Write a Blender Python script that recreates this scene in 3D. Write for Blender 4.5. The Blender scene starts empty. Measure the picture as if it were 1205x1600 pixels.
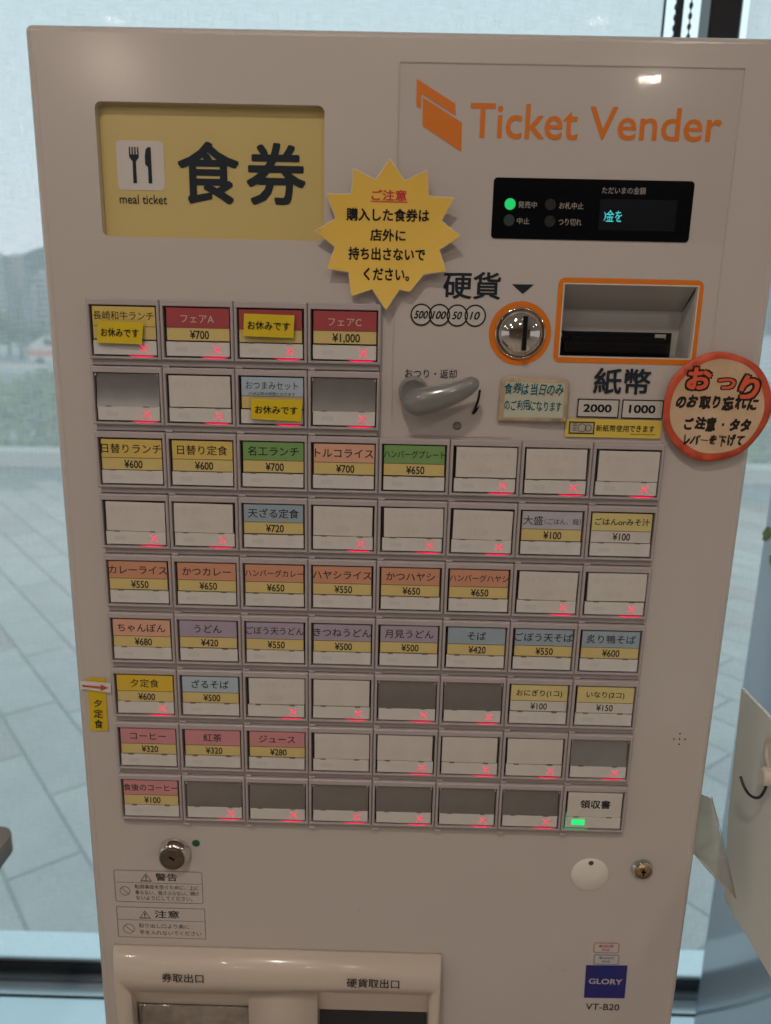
import bpy, bmesh, math, random
from mathutils import Vector, Matrix
from mathutils.geometry import delaunay_2d_cdt
random.seed(7)
S = bpy.context.scene
COL = S.collection

# ------------------------------------------------------------------ camera
CAM = Vector((0.0, -0.532902, 1.45))
CX = Vector((0.999673, 0.013743, 0.02155)); CU = Vector((-0.024207, 0.238492, 0.970843)); CB = Vector((0.008203, -0.971047, 0.238747))
cd = bpy.data.cameras.new('camera'); cam = bpy.data.objects.new('camera', cd); COL.objects.link(cam)
cam.matrix_world = Matrix.Translation(CAM) @ Matrix((CX, CU, CB)).transposed().to_4x4()
cd.sensor_fit = 'VERTICAL'; cd.sensor_height = 36; cd.lens = 27; cd.clip_start = 0.01; cd.clip_end = 9000
cd.dof.use_dof = True; cd.dof.focus_distance = 0.56; cd.dof.aperture_fstop = 6.8
S.camera = cam
# ------------------------------------------------------------------ world (dim warm dining room light behind the viewer)
wd = bpy.data.worlds.new('World'); S.world = wd; wd.use_nodes = True
bg = wd.node_tree.nodes['Background']; bg.inputs[0].default_value = (0.89, 0.86, 0.885, 1); bg.inputs[1].default_value = 0.49
sd = bpy.data.lights.new('outdoor_fill_sun', 'SUN'); sd.energy = 1.6; sd.angle = math.radians(30); sd.color = (1.0, .94, .86)   # sun added from behind the building to brighten towers, hedge and paving
so_ = bpy.data.objects.new('outdoor_fill_sun', sd); COL.objects.link(so_); so_.rotation_euler = (math.radians(-38), 0, math.radians(180)); so_.location = (0, -5, 20)
S.view_settings.view_transform = 'Standard'; S.view_settings.look = 'None'; S.view_settings.exposure = 0; S.view_settings.gamma = 1
S.cycles.max_bounces = 8; S.cycles.transparent_max_bounces = 16; S.cycles.caustics_reflective = False; S.cycles.caustics_refractive = False
S.cycles.sample_clamp_indirect = 4

def at(px, py, Y=0.006):
    """photo pixel (1205x1600) -> point on the upright plane at depth Y"""
    d = CX * ((px - 602.5) / 1200) - CU * ((py - 800) / 1200) - CB
    return CAM + d * ((Y - CAM.y) / d.y)
PY = 0.006     # front skin of the cabinet

# ------------------------------------------------------------------ materials
MATS = {}
def mat(name, color, rough=0.5, metal=0.0, emit=None, es=1.0, bump=None, coat=0.0, var=None, spec=None):
    if name in MATS: return MATS[name]
    m = bpy.data.materials.new(name); m.use_nodes = True; nt = m.node_tree; b = nt.nodes['Principled BSDF']
    b.inputs['Base Color'].default_value = (*color, 1); b.inputs['Roughness'].default_value = rough; b.inputs['Metallic'].default_value = metal
    if spec is not None: b.inputs['Specular IOR Level'].default_value = spec
    if coat: b.inputs['Coat Weight'].default_value = coat; b.inputs['Coat Roughness'].default_value = 0.08
    if emit: b.inputs['Emission Color'].default_value = (*emit, 1); b.inputs['Emission Strength'].default_value = es
    tc = nt.nodes.new('ShaderNodeTexCoord')
    if bump:
        n = nt.nodes.new('ShaderNodeTexNoise'); n.inputs['Scale'].default_value = bump[0]; n.inputs['Detail'].default_value = 3
        nt.links.new(tc.outputs['Object'], n.inputs['Vector'])
        bp = nt.nodes.new('ShaderNodeBump'); bp.inputs['Strength'].default_value = bump[1]; bp.inputs['Distance'].default_value = bump[2] if len(bump) > 2 else 0.0005
        nt.links.new(n.outputs[0], bp.inputs['Height']); nt.links.new(bp.outputs[0], b.inputs['Normal'])
    if var:   # (scale, amount, [second colour])
        n = nt.nodes.new('ShaderNodeTexNoise'); n.inputs['Scale'].default_value = var[0]; n.inputs['Detail'].default_value = 5; n.inputs['Roughness'].default_value = 0.6
        nt.links.new(tc.outputs['Object'], n.inputs['Vector'])
        r = nt.nodes.new('ShaderNodeValToRGB'); c2 = var[2] if len(var) > 2 else tuple(c * (1 - var[1]) for c in color)
        r.color_ramp.elements[0].position = 0.32; r.color_ramp.elements[1].position = 0.68
        r.color_ramp.elements[0].color = (*c2, 1); r.color_ramp.elements[1].color = (*color, 1)
        nt.links.new(n.outputs[0], r.inputs[0]); nt.links.new(r.outputs[0], b.inputs['Base Color'])
    MATS[name] = m; return m
def clear(name, rough=0.05, tint=(1, 1, 1), ior=1.45, bump=None, veil=0.0, gain=1.0):
    if name in MATS: return MATS[name]
    m = bpy.data.materials.new(name); m.use_nodes = True; nt = m.node_tree; nt.nodes.clear()
    out = nt.nodes.new('ShaderNodeOutputMaterial'); tr = nt.nodes.new('ShaderNodeBsdfTransparent'); gl = nt.nodes.new('ShaderNodeBsdfGlossy')
    tr.inputs[0].default_value = (*tint, 1); gl.inputs['Roughness'].default_value = rough
    fr = nt.nodes.new('ShaderNodeFresnel'); fr.inputs[0].default_value = ior; mx = nt.nodes.new('ShaderNodeMixShader')
    mu = nt.nodes.new('ShaderNodeMath'); mu.operation = 'MULTIPLY'; mu.inputs[1].default_value = gain; mu.use_clamp = True
    ge = nt.nodes.new('ShaderNodeNewGeometry'); im = nt.nodes.new('ShaderNodeMapRange'); im.inputs[3].default_value = ior; im.inputs[4].default_value = 1 / ior
    nt.links.new(ge.outputs['Backfacing'], im.inputs[0]); nt.links.new(im.outputs[0], fr.inputs[0])
    nt.links.new(fr.outputs[0], mu.inputs[0]); nt.links.new(mu.outputs[0], mx.inputs[0]); nt.links.new(tr.outputs[0], mx.inputs[1]); nt.links.new(gl.outputs[0], mx.inputs[2])
    last = mx
    if bump:
        tc = nt.nodes.new('ShaderNodeTexCoord'); n = nt.nodes.new('ShaderNodeTexNoise'); n.inputs['Scale'].default_value = bump[0]; n.inputs['Detail'].default_value = 2
        nt.links.new(nt.nodes.new('ShaderNodeNewGeometry').outputs['Position'], n.inputs['Vector']); bp = nt.nodes.new('ShaderNodeBump'); bp.inputs['Strength'].default_value = bump[1]; bp.inputs['Distance'].default_value = bump[2]
        nt.links.new(n.outputs[0], bp.inputs['Height']); nt.links.new(bp.outputs[0], gl.inputs['Normal'])
    if veil:
        df = nt.nodes.new('ShaderNodeBsdfDiffuse'); df.inputs[0].default_value = (.8, .8, .8, 1); m2 = nt.nodes.new('ShaderNodeMixShader'); m2.inputs[0].default_value = veil
        nt.links.new(mx.outputs[0], m2.inputs[1]); nt.links.new(df.outputs[0], m2.inputs[2]); last = m2
    nt.links.new(last.outputs[0], out.inputs[0]); MATS[name] = m; return m
def emis(name, color, st):
    if name in MATS: return MATS[name]
    m = bpy.data.materials.new(name); m.use_nodes = True; nt = m.node_tree; nt.nodes.clear()
    out = nt.nodes.new('ShaderNodeOutputMaterial'); e = nt.nodes.new('ShaderNodeEmission'); e.inputs[0].default_value = (*color, 1); e.inputs[1].default_value = st
    nt.links.new(e.outputs[0], out.inputs[0]); MATS[name] = m; return m

PAINT = mat('cream_paint', (.575, .518, .500), .40, bump=(900, .30, .0003), var=(5, .06, (.548, .503, .472))); PAINT.node_tree.nodes['Principled BSDF'].inputs['Coat Weight'].default_value = .55; PAINT.node_tree.nodes['Principled BSDF'].inputs['Coat Roughness'].default_value = .17
LILAC = mat('lilac_grey_plastic', (.47, .415, .42), .42, bump=(1500, .15, .0002), var=(25, .10))
RAILM = mat('rail_plastic', (.385, .345, .34), .5, var=(30, .12))
DARK = mat('dark_recess', (.022, .018, .018), .35, spec=.15)
INK = mat('black_ink', (.014, .014, .016), .45, spec=.15)
INKB = mat('blue_black_ink', (.022, .030, .040), .4, spec=.15)
TEALI = mat('teal_marker', (.02, .12, .15), .5, spec=.15)
MARK = mat('brown_black_marker', (.028, .022, .018), .5, spec=.15)
REDI = mat('red_ink', (.62, .04, .05), .5)
ORANGE = mat('orange_print', (.76, .195, .006), .4)
WHITEP = mat('white_paper', (.76, .725, .685), .55, var=(60, .07))
WHITES = mat('white_strip', (.80, .78, .76), .45, var=(40, .08))
CHROME = mat('chrome', (.72, .68, .63), .07, 1.0)
STEEL = mat('brushed_steel', (.42, .37, .32), .3, 1.0, var=(80, .25))
COVER = clear('clear_cap', .07, (.985, .98, .975), bump=(55, .5, .0012), gain=1.5)
FILM = clear('clear_film', .035, (1, 1, 1), bump=(45, .10, .0006), gain=0.7)
BEIGE = mat('beige_moulding', (.64, .55, .465), .34, coat=.5, bump=(1200, .1, .0002), var=(8, .04))

# ------------------------------------------------------------------ mesh helpers
class MB:
    def __init__(s): s.v = []; s.f = []; s.sm = []
    def add(s, vs, fs, smooth=False):
        o = len(s.v); s.v += [tuple(v) for v in vs]; s.f += [tuple(i + o for i in f) for f in fs]; s.sm += [smooth] * len(fs); return s
    def box(s, x0, x1, y0, y1, z0, z1):
        v = [(x, y, z) for x in (x0, x1) for y in (y0, y1) for z in (z0, z1)]
        return s.add(v, [(0, 1, 3, 2), (4, 6, 7, 5), (0, 4, 5, 1), (2, 3, 7, 6), (0, 2, 6, 4), (1, 5, 7, 3)])
    def bbox(s, x0, x1, y0, y1, z0, z1, b):
        """box whose front (min y) edges are chamfered"""
        a = [(x0, y1, z0), (x1, y1, z0), (x1, y1, z1), (x0, y1, z1)]; m = [(x0, y0 + b, z0), (x1, y0 + b, z0), (x1, y0 + b, z1), (x0, y0 + b, z1)]
        f = [(x0 + b, y0, z0 + b), (x1 - b, y0, z0 + b), (x1 - b, y0, z1 - b), (x0 + b, y0, z1 - b)]
        fs = [(3, 2, 1, 0), (8, 9, 10, 11)]
        for i in range(4):
            j = (i + 1) % 4; fs += [(i, j, 4 + j, 4 + i), (4 + i, 4 + j, 8 + j, 8 + i)]
        return s.add(a + m + f, fs)
    def loops(s, ls, smooth=False, cap0=False, cap1=False, closed=True):
        n = len(ls[0]); vs = [p for l in ls for p in l]; fs = []
        for k in range(len(ls) - 1):
            for i in range(n if closed else n - 1):
                j = (i + 1) % n; fs.append((k * n + i, k * n + j, (k + 1) * n + j, (k + 1) * n + i))
        s.add(vs, fs, smooth); o = len(s.v) - len(vs)
        if cap0: s.f.append(tuple(o + i for i in range(n - 1, -1, -1))); s.sm.append(False)
        if cap1: s.f.append(tuple(o + (len(ls) - 1) * n + i for i in range(n))); s.sm.append(False)
        return s
    def lathe(s, c, prof, n=48, smooth=True, cap=True):
        """revolve (radius, y) about the Y axis through c"""
        ls = [[(c[0] + r * math.cos(2 * math.pi * i / n), y, c[1] + r * math.sin(2 * math.pi * i / n)) for i in range(n)] for r, y in prof]
        return s.loops(ls, smooth, False, cap)
    def tube(s, pts, rs, n=10, caps=True, smooth=0):
        ls = []; pts = [Vector(p) for p in pts]
        for _ in range(smooth):   # corner cutting
            q = [pts[0]]
            for a, b in zip(pts, pts[1:]): q += [a.lerp(b, .25), a.lerp(b, .75)]
            pts = q + [pts[-1]]
        for i, p in enumerate(pts):
            t = (pts[min(i + 1, len(pts) - 1)] - pts[max(i - 1, 0)]).normalized()
            u = t.cross(Vector((0, 0, 1))); u = u.normalized() if u.length > .1 else t.cross(Vector((0, 1, 0))).normalized()
            w = t.cross(u); r = rs if isinstance(rs, (int, float)) else rs[i]
            ls.append([tuple(p + u * r * math.cos(a) + w * r * math.sin(a)) for a in [2 * math.pi * k / n for k in range(n)]])
        return s.loops(ls, True, caps, caps)
    def flat(s, pts, y):   # filled polygon on the upright plane
        return s.add([(x, y, z) for x, z in pts], [tuple(range(len(pts)))])
    def ring(s, outer, inner, y, y2=None):
        n = len(outer); a = [(x, y, z) for x, z in outer]; b = [(x, y, z) for x, z in inner]
        return s.loops([a, b], False)
    def bm_fix(s): return s
    def build(s, name, m, parent=None, org=None):
        me = bpy.data.meshes.new(name); cen = Vector(org) if org else sum((Vector(v) for v in s.v), Vector()) / max(1, len(s.v))
        me.from_pydata([tuple(Vector(v) - cen) for v in s.v], [], s.f); me.polygons.foreach_set('use_smooth', s.sm)
        me.materials.append(m); me.update()
        bm = bmesh.new(); bm.from_mesh(me); bmesh.ops.recalc_face_normals(bm, faces=bm.faces); bm.to_mesh(me); bm.free()
        return link(name, me, cen, parent)
WORLD = {}
def link(name, me, cen, parent=None):
    o = bpy.data.objects.new(name, me); COL.objects.link(o); WORLD[o] = Vector(cen)
    if parent: o.parent = parent; o.location = Vector(cen) - WORLD[parent]
    else: o.location = cen
    return o
def tag(o, label=None, cat=None, group=None, kind=None):
    if label: o['label'] = label
    if cat: o['category'] = cat
    if group: o['group'] = group
    if kind: o['kind'] = kind
    return o
def thing(name, loc, label, cat, group=None):
    return tag(link(name, None, loc), label, cat, group)
def rrect(x0, x1, z0, z1, r, n=6):
    p = []
    for cx, cz, a0 in ((x1 - r, z1 - r, 0), (x0 + r, z1 - r, 90), (x0 + r, z0 + r, 180), (x1 - r, z0 + r, 270)):
        for k in range(n + 1):
            a = math.radians(a0 + 90 * k / n); p.append((cx + r * math.cos(a), cz + r * math.sin(a)))
    return p
def circ(cx, cz, r, n=40, r2=None): return [(cx + r * math.cos(2 * math.pi * i / n), cz + (r2 or r) * math.sin(2 * math.pi * i / n)) for i in range(n)]
def slab(pts, y0, y1):   # extruded outline, y0 front
    return MB().loops([[(x, y1, z) for x, z in pts], [(x, y0, z) for x, z in pts]], False, True, True)
def quad_px(pts, Y=PY): return [(lambda p: (p.x, p.z))(at(a, b, Y)) for a, b in pts]
def sheet(outline, fn, step, inner=True):
    """triangulated sheet inside an outline, fn(x,z) gives the depth"""
    n = len(outline); pts = [Vector(p) for p in outline]
    # densify border
    dens = []
    for i in range(n):
        a, b = pts[i], pts[(i + 1) % n]; k = max(1, int((b - a).length / step))
        for j in range(k): dens.append(a.lerp(b, j / k))
    m = len(dens); x0 = min(p.x for p in dens); x1 = max(p.x for p in dens); z0 = min(p.y for p in dens); z1 = max(p.y for p in dens)
    def ins(q):
        c = False; j = m - 1
        for i in range(m):
            a, b = dens[i], dens[j]
            if (a.y > q.y) != (b.y > q.y) and q.x < (b.x - a.x) * (q.y - a.y) / (b.y - a.y) + a.x: c = not c
            j = i
        return c
    ext = []
    x = x0 + step / 2
    while x < x1:
        z = z0 + step / 2
        while z < z1:
            q = Vector((x, z))
            if ins(q) and min((q - d).length for d in dens) > step * .45: ext.append(q)
            z += step
        x += step
    r = delaunay_2d_cdt(dens + ext, [], [list(range(m))], 1, 1e-7)
    return MB().add([(v.x, fn(v.x, v.y), v.y) for v in r[0]], [tuple(f) for f in r[2]], True)

# ------------------------------------------------------------------ lettering
GL = {}
def glyphs(s, bold=0.0, jitter=0.0, sp=1.0):
    key = (s, bold, jitter, sp)
    if key in GL: return GL[key]
    c = bpy.data.curves.new('lettering', 'FONT'); c.body = s; c.offset = bold; c.resolution_u = 3; c.space_character = sp
    o = bpy.data.objects.new('lettering', c); COL.objects.link(o); dg = bpy.context.evaluated_depsgraph_get(); dg.update()
    me = bpy.data.meshes.new_from_object(o.evaluated_get(dg)); v = [(p.co.x, p.co.y) for p in me.vertices]; f = [tuple(p.vertices) for p in me.polygons]
    bpy.data.objects.remove(o); bpy.data.curves.remove(c); bpy.data.meshes.remove(me)
    GL[key] = (v, f); return GL[key]
def put(mb, s, x0, x1, z0, z1, y, bold=0.0, gref=None, shear=0.0, mirror=False, fn=None, rot=0.0, keep=False):
    v, f = glyphs(s)
    g = max(0, bold); h_ = g if gref is None else gref; a0 = min(p[0] for p in v) - h_; a1 = max(p[0] for p in v) + h_; b0 = min(p[1] for p in v) - h_; b1 = max(p[1] for p in v) + h_
    cx, cz = (x0 + x1) / 2, (z0 + z1) / 2; ca, sa = math.cos(rot), math.sin(rot)
    # heavier type: the letter is laid down a few times, each shifted by the extra stroke weight
    big = (z1 - z0) > .008
    offs = [(0, 0)] if g == 0 else [(-g * .85, -g * .85), (g * .85, -g * .85), (g * .85, g * .85), (-g * .85, g * .85)] + ([(0, -g), (g, 0), (0, g), (-g, 0)] if big else [])
    for k, (ox, oz) in enumerate(offs):
        out = []
        for x, z in v:
            t = (x + ox - a0) / (a1 - a0); u = (z + oz - b0) / (b1 - b0)
            if mirror: t = 1 - t
            X = x0 + t * (x1 - x0) + shear * (u - .5) * (z1 - z0); Z = z0 + u * (z1 - z0)
            X, Z = cx + (X - cx) * ca - (Z - cz) * sa, cz + (X - cx) * sa + (Z - cz) * ca
            out.append((X, (fn(X, Z) + y if fn else y) + k * 1.2e-5, Z))
        mb.add(out, f)
    return mb
def line(mb, s, cx, cz, em, y, bold=0.0, wide=1.0, maxw=None, left=False, **k):
    """one line of type at its natural proportions, em = height of a full CJK character"""
    v, f = glyphs(s); a0 = min(p[0] for p in v); a1 = max(p[0] for p in v); b0 = min(p[1] for p in v); b1 = max(p[1] for p in v)
    q = em; w = (a1 - a0) * q * wide
    if maxw and w > maxw: w = maxw
    h0, h1 = cz + (b0 - .37) * q, cz + (b1 - .37) * q
    if left: cx = cx + w / 2
    return put(mb, s, cx - w / 2, cx + w / 2, h0, h1, y, bold, **k)
def pxbox(x0, y0, x1, y1, Y):
    h = max(3, (y1 - y0) - .0215 * (x1 - x0)); yc = (y0 + y1) / 2; xc = (x0 + x1) / 2
    return at(x0, yc, Y).x, at(x1, yc, Y).x, at(xc, yc + h / 2, Y).z, at(xc, yc - h / 2, Y).z
def pxtext(mb, s, box, Y, **k):
    a = pxbox(*box, Y); return put(mb, s, *a, Y, **k)
def hand(mb, s, x0, x1, z0, z1, y, bold=.03, jit=.15, fn=None, seed=1):
    """handwritten line: every character set separately, a little turned and shifted"""
    R = random.Random(seed); n = len(s); w = (x1 - x0) / n
    for i, ch in enumerate(s):
        v, f = glyphs(ch); hh = z1 - z0
        gw = (max(p[0] for p in v) - min(p[0] for p in v)); gh = (max(p[1] for p in v) - min(p[1] for p in v)); cy = (max(p[1] for p in v) + min(p[1] for p in v)) / 2
        cx = x0 + (i + .5) * w + R.uniform(-.05, .05) * w; cz = z0 + hh * (.5 + (cy - .37) * .9) + R.uniform(-.06, .06) * hh
        W = gw * w * R.uniform(1.0, 1.12); Hh = gh * hh * R.uniform(.95, 1.12)
        put(mb, ch, cx - W / 2, cx + W / 2, cz - Hh / 2, cz + Hh / 2, y, bold, shear=R.uniform(-.05, .22), fn=fn, rot=R.uniform(-jit, jit))
    return mb
def stroke(mb, pts, w, y, fn=None):
    """thick polyline on the upright plane"""
    L, Rr = [], []
    for i, p in enumerate(pts):
        a = Vector(pts[max(0, i - 1)]); b = Vector(pts[min(len(pts) - 1, i + 1)]); t = (b - a).normalized(); nrm = Vector((-t.y, t.x)); ww = w[i] if isinstance(w, list) else w
        q = Vector(p); L.append(q + nrm * ww / 2); Rr.append(q - nrm * ww / 2)
    k = len(pts); vs = [(q.x, (fn(q.x, q.y) + y) if fn else y, q.y) for q in L + Rr]
    return mb.add(vs, [(i, i + 1, k + i + 1, k + i) for i in range(k - 1)])

# ================================================================== SETTING: room
FLOORM = mat('dining_floor', (.52, .44, .37), .4, var=(4, .35))
tag(MB().box(-9, 9, -12, .30, -.05, .0).build('floor', FLOORM), kind='structure')
tag(MB().box(-9, 9, -12, .66, 2.76, 2.86).build('ceiling', mat('ceiling_board', (.6, .56, .52), .8, var=(5, .05))), kind='structure')
tag(MB().box(-4.5, 4.5, -7.2, -7.1, 0, 2.76).build('rear_wall', mat('brown_wall', (.30, .21, .15), .6, var=(1.5, .5))), kind='structure')
# window sill with its tracks
SILLM = mat('pale_metal_sill', (.84, .91, .97), .24, .65, bump=(60, .1, .001), var=(6, .05))
sl = tag(MB().box(-5, 5, .30, .552, .0, .300).box(-5, 5, .559, .700, .0, .300).build('window_sill', SILLM), kind='structure')
MB().box(-5, 5, .552, .559, .28, .297).build('joint_strip', mat('dark_green_gasket', (.02, .045, .045), .5), sl)
MB().box(-5, 5, .586, .598, .301, .308).build('track', mat('grey_track', (.20, .24, .27), .4), sl)
MB().box(-5, 5, .603, .622, .301, .312).build('track_edge', SILLM, sl)

# ================================================================== WINDOW: blinds, mullion, chains, glass
YB = .60
def blind_mat():
    m = bpy.data.materials.new('blind_fabric'); m.use_nodes = True; nt = m.node_tree; nt.nodes.clear(); N = nt.nodes.new; Lk = nt.links.new
    out = N('ShaderNodeOutputMaterial'); tc = N('ShaderNodeTexCoord')
    tr = N('ShaderNodeBsdfTransparent'); df = N('ShaderNodeBsdfDiffuse'); tl = N('ShaderNodeBsdfTranslucent')
    df.inputs[0].default_value = (.62, .68, .72, 1); tl.inputs[0].default_value = (.86, .855, .87, 1)
    ad = N('ShaderNodeMixShader'); ad.inputs[0].default_value = .86; Lk(df.outputs[0], ad.inputs[1]); Lk(tl.outputs[0], ad.inputs[2])
    vals = []
    for sc in ((42, 1, 520), (560, 1, 36), (260, 1, 260)):
        mp = N('ShaderNodeMapping'); mp.inputs['Scale'].default_value = sc; Lk(tc.outputs['Object'], mp.inputs[0])
        n = N('ShaderNodeTexNoise'); n.inputs['Scale'].default_value = 1; n.inputs['Detail'].default_value = 1.5; Lk(mp.outputs[0], n.inputs['Vector']); vals.append(n)
    a = N('ShaderNodeMath'); a.operation = 'ADD'; Lk(vals[0].outputs[0], a.inputs[0]); Lk(vals[1].outputs[0], a.inputs[1])
    mr = N('ShaderNodeMapRange'); mr.inputs[1].default_value = .7; mr.inputs[2].default_value = 1.3; mr.inputs[3].default_value = .44; mr.inputs[4].default_value = .66
    Lk(a.outputs[0], mr.inputs[0]); mx = N('ShaderNodeMixShader'); Lk(mr.outputs[0], mx.inputs[0]); Lk(tr.outputs[0], mx.inputs[1]); Lk(ad.outputs[0], mx.inputs[2]); Lk(mx.outputs[0], out.inputs[0])
    return m
BLM = blind_mat(); BAR = mat('dark_hem_bar', (.015, .018, .024), .35)
def blind(x0, x1, label, side):
    b = thing('roller_blind', ((x0 + x1) / 2, YB, 2.72), label, 'blind', 'roller blinds in the window')
    MB().add([(x0, YB, .331), (x1, YB, .331), (x1, YB, 2.70), (x0, YB, 2.70)], [(0, 1, 2, 3)]).build('fabric', BLM, b)
    MB().bbox(x0, x1, YB - .006, YB + .006, .313, .332, .002).build('hem_bar', BAR, b)
    MB().box(x0, x1, YB - .002, YB + .004, .3322, .337).build('hem_tape', mat('hem_tape', (.32, .38, .42), .6), b)
    MB().tube([(x0, YB, 2.72), (x1, YB, 2.72)], .022, 16).build('roller', mat('roller_tube', (.5, .5, .5), .5), b)
    if side: MB().box(x1 - .0032 if side > 0 else x0, x1 if side > 0 else x0 + .002, YB - .0005, YB + .0015, .337, 2.70).build('side_hem', mat('side_hem', (.10, .15, .19), .6), b)
    return b
blind(-3.6, .341, 'wide pale roller blind filling the window left of the dark post', 1)
blind(at(1169, 30, .60).x, 3.6, 'pale roller blind to the right of the dark post, behind the grey cabinet', 0)
post = thing('window_post', (.414, .60, 0), 'thick black upright window post between the two blinds', 'window post')
MB().bbox(at(1093, 30, .64).x, at(1160, 30, .600).x, .600, .640, .300, 2.755, .003).build('post', mat('black_post', (.010, .010, .016), .35), post)
jam = tag(MB().bbox(at(1054, 30, .607).x, at(1067, 30, .600).x, .600, .607, .300, 2.755, .001).build('window_jamb', mat('jamb', (.012, .018, .03), .4)), 'thin dark upright jamb strip beside the blind edge', 'window jamb')
def chain(x, y, label):
    c = thing('bead_chain', (x, y, 1.2), label, 'bead chain', 'pull chains of the blind')
    me = None
    M = mat('chain_bead', (.05, .06, .09), .3)
    MB().tube([(x, y, .9), (x, y, 2.70)], .0008, 6).build('cord', M, c)
    z = 1.6; first = None
    while z < 2.0:
        if first is None:
            mb = MB(); ls = [[(x + r * math.cos(a), y + r * math.sin(a), z + h) for a in [2 * math.pi * k / 10 for k in range(10)]] for r, h in ((.0003, -.0046), (.0021, -.0028), (.0027, 0), (.0021, .0028), (.0003, .0046))]
            mb.loops(ls, True, True, True); first = mb.build('bead', M, c)
        else:
            o = first.copy(); COL.objects.link(o); o.location.z = z - WORLD[c].z
        z += .0122
    mb = MB()
    for k in range(55):
        zz = 2.01 + k * .0122; ls = [[(x + r * math.cos(a), y + r * math.sin(a), zz + h) for a in [2 * math.pi * q / 8 for q in range(8)]] for r, h in ((.0003, -.0046), (.0026, 0), (.0003, .0046))]; mb.loops(ls, True, True, True)
    tag(mb.build('upper_beads', M, c), kind='stuff')
chain(at(1055, 30, .596).x, .596, 'dark bead chain hanging against the thin window jamb, nearest the blind edge')
chain(at(1078, 30, .590).x, .590, 'dark bead chain hanging free in the gap left of the thick black post')
GLASS = clear('window_glass', .01, (.97, .985, .98), gain=.08)
gp = thing('window_pane', (0, .68, .3), 'large clear glass pane behind the roller blinds', 'window glass')
MB().box(-3.6, 3.6, .668, .676, .300, 2.755).build('glass', GLASS, gp)
hd = tag(MB().box(-5, 5, .55, .72, 2.86, 3.3).build('window_header', mat('header', (.4, .4, .4), .6)), kind='structure')

# ================================================================== OUTDOORS
sky = bpy.data.materials.new('overcast_sky'); sky.use_nodes = True; nt = sky.node_tree; nt.nodes.clear(); N = nt.nodes.new
out = N('ShaderNodeOutputMaterial'); e = N('ShaderNodeEmission'); g = N('ShaderNodeNewGeometry'); sx = N('ShaderNodeSeparateXYZ'); mr = N('ShaderNodeMapRange'); mr.inputs[1].default_value = 0; mr.inputs[2].default_value = 2500
rp = N('ShaderNodeValToRGB'); rp.color_ramp.elements[0].color = (.84, .87, .95, 1); rp.color_ramp.elements[1].color = (.60, .90, .98, 1)
nt.links.new(g.outputs['Position'], sx.inputs[0]); nt.links.new(sx.outputs[2], mr.inputs[0]); nt.links.new(mr.outputs[0], rp.inputs[0]); nt.links.new(rp.outputs[0], e.inputs[0]); e.inputs[1].default_value = 1.20; nt.links.new(e.outputs[0], out.inputs[0])
mb = MB(); ls = []
for k in range(13):
    el = math.radians(-6 + 96 * k / 12); ls.append([(4000 * math.cos(el) * math.cos(a), 4000 * math.cos(el) * math.sin(a) + 5, 4000 * math.sin(el)) for a in [math.pi * i / 24 for i in range(25)]])
mb.loops(ls, True, closed=False); tag(mb.build('sky', sky, org=(0, 5, 0)), kind='structure')
mb = MB().add([(-4000, .72, -.06), (4000, .72, -.06), (4000, 21, -.06), (-4000, 21, -.06), (-4000, 23, -2.2), (4000, 23, -2.2), (4000, 4000, -12), (-4000, 4000, -12)], [(0, 1, 2, 3), (3, 2, 5, 4), (4, 5, 6, 7)])
tag(mb.build('ground', mat('wet_grey_ground', (.20, .24, .26), .35, var=(.8, .25))), kind='structure')
# paving of separate slabs, laid at 51 degrees to the window
pv = tag(MB().box(-6, 6, .75, 6.2, -.055, -.008).build('pavement', mat('joint_mortar', (.22, .22, .22), .9)), kind='structure')
pm = bpy.data.materials.new('paving_stone'); pm.use_nodes = True; nt = pm.node_tree; b = nt.nodes['Principled BSDF']; N = nt.nodes.new
oi = N('ShaderNodeObjectInfo'); rp = N('ShaderNodeValToRGB'); rp.color_ramp.interpolation = 'LINEAR'
els = rp.color_ramp.elements; els[0].color = (.48, .44, .41, 1); els[1].color = (.66, .62, .58, 1); q = els.new(.12); q.color = (.50, .34, .27, 1); q = els.new(.22); q.color = (.56, .50, .47, 1); q = els.new(.7); q.color = (.62, .58, .54, 1)
nz = N('ShaderNodeTexNoise'); nz.inputs['Scale'].default_value = 6; nz.inputs['Detail'].default_value = 6; tc = N('ShaderNodeTexCoord'); gm = N('ShaderNodeNewGeometry')
mx = N('ShaderNodeMix'); mx.data_type = 'RGBA'; mx.blend_type = 'MULTIPLY'; mx.inputs[0].default_value = .6
nt.links.new(oi.outputs['Random'], rp.inputs[0]); nt.links.new(gm.outputs['Position'], nz.inputs['Vector']); nt.links.new(rp.outputs[0], mx.inputs[6]); nt.links.new(nz.outputs[0], mx.inputs[7]); nt.links.new(mx.outputs[2], b.inputs['Base Color']); b.inputs['Roughness'].default_value = .3
d = Vector((.63, -.777)); n = Vector((.777, .63)); first = None; W_, L_ = .198, .62
for i in range(-14, 45):
    off = (i % 3) * .21 + (i % 2) * .09
    for j in range(-14, 14):
        c = n * (i * W_ + .075) + d * (j * L_ + off)
        if not (.85 < c.y < 6.0) or abs(c.x) < .28 * (c.y + .53) or abs(c.x) > .72 * (c.y + .53): continue
        if first is None:
            mb = MB().bbox(-L_ / 2 + .005, L_ / 2 - .005, -.0, .02, -W_ / 2 + .005, W_ / 2 - .005, .002)
            mb.v = [(x, z, -y) for x, y, z in mb.v]; first = mb.build('slab', pm, pv, org=(0, 0, 0)); o = first
        else: o = first.copy(); COL.objects.link(o)
        o.location = Vector((c.x, c.y, random.uniform(-.0006, .0006))) - WORLD[pv]; o.rotation_euler.z = math.atan2(d.y, d.x)
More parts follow.
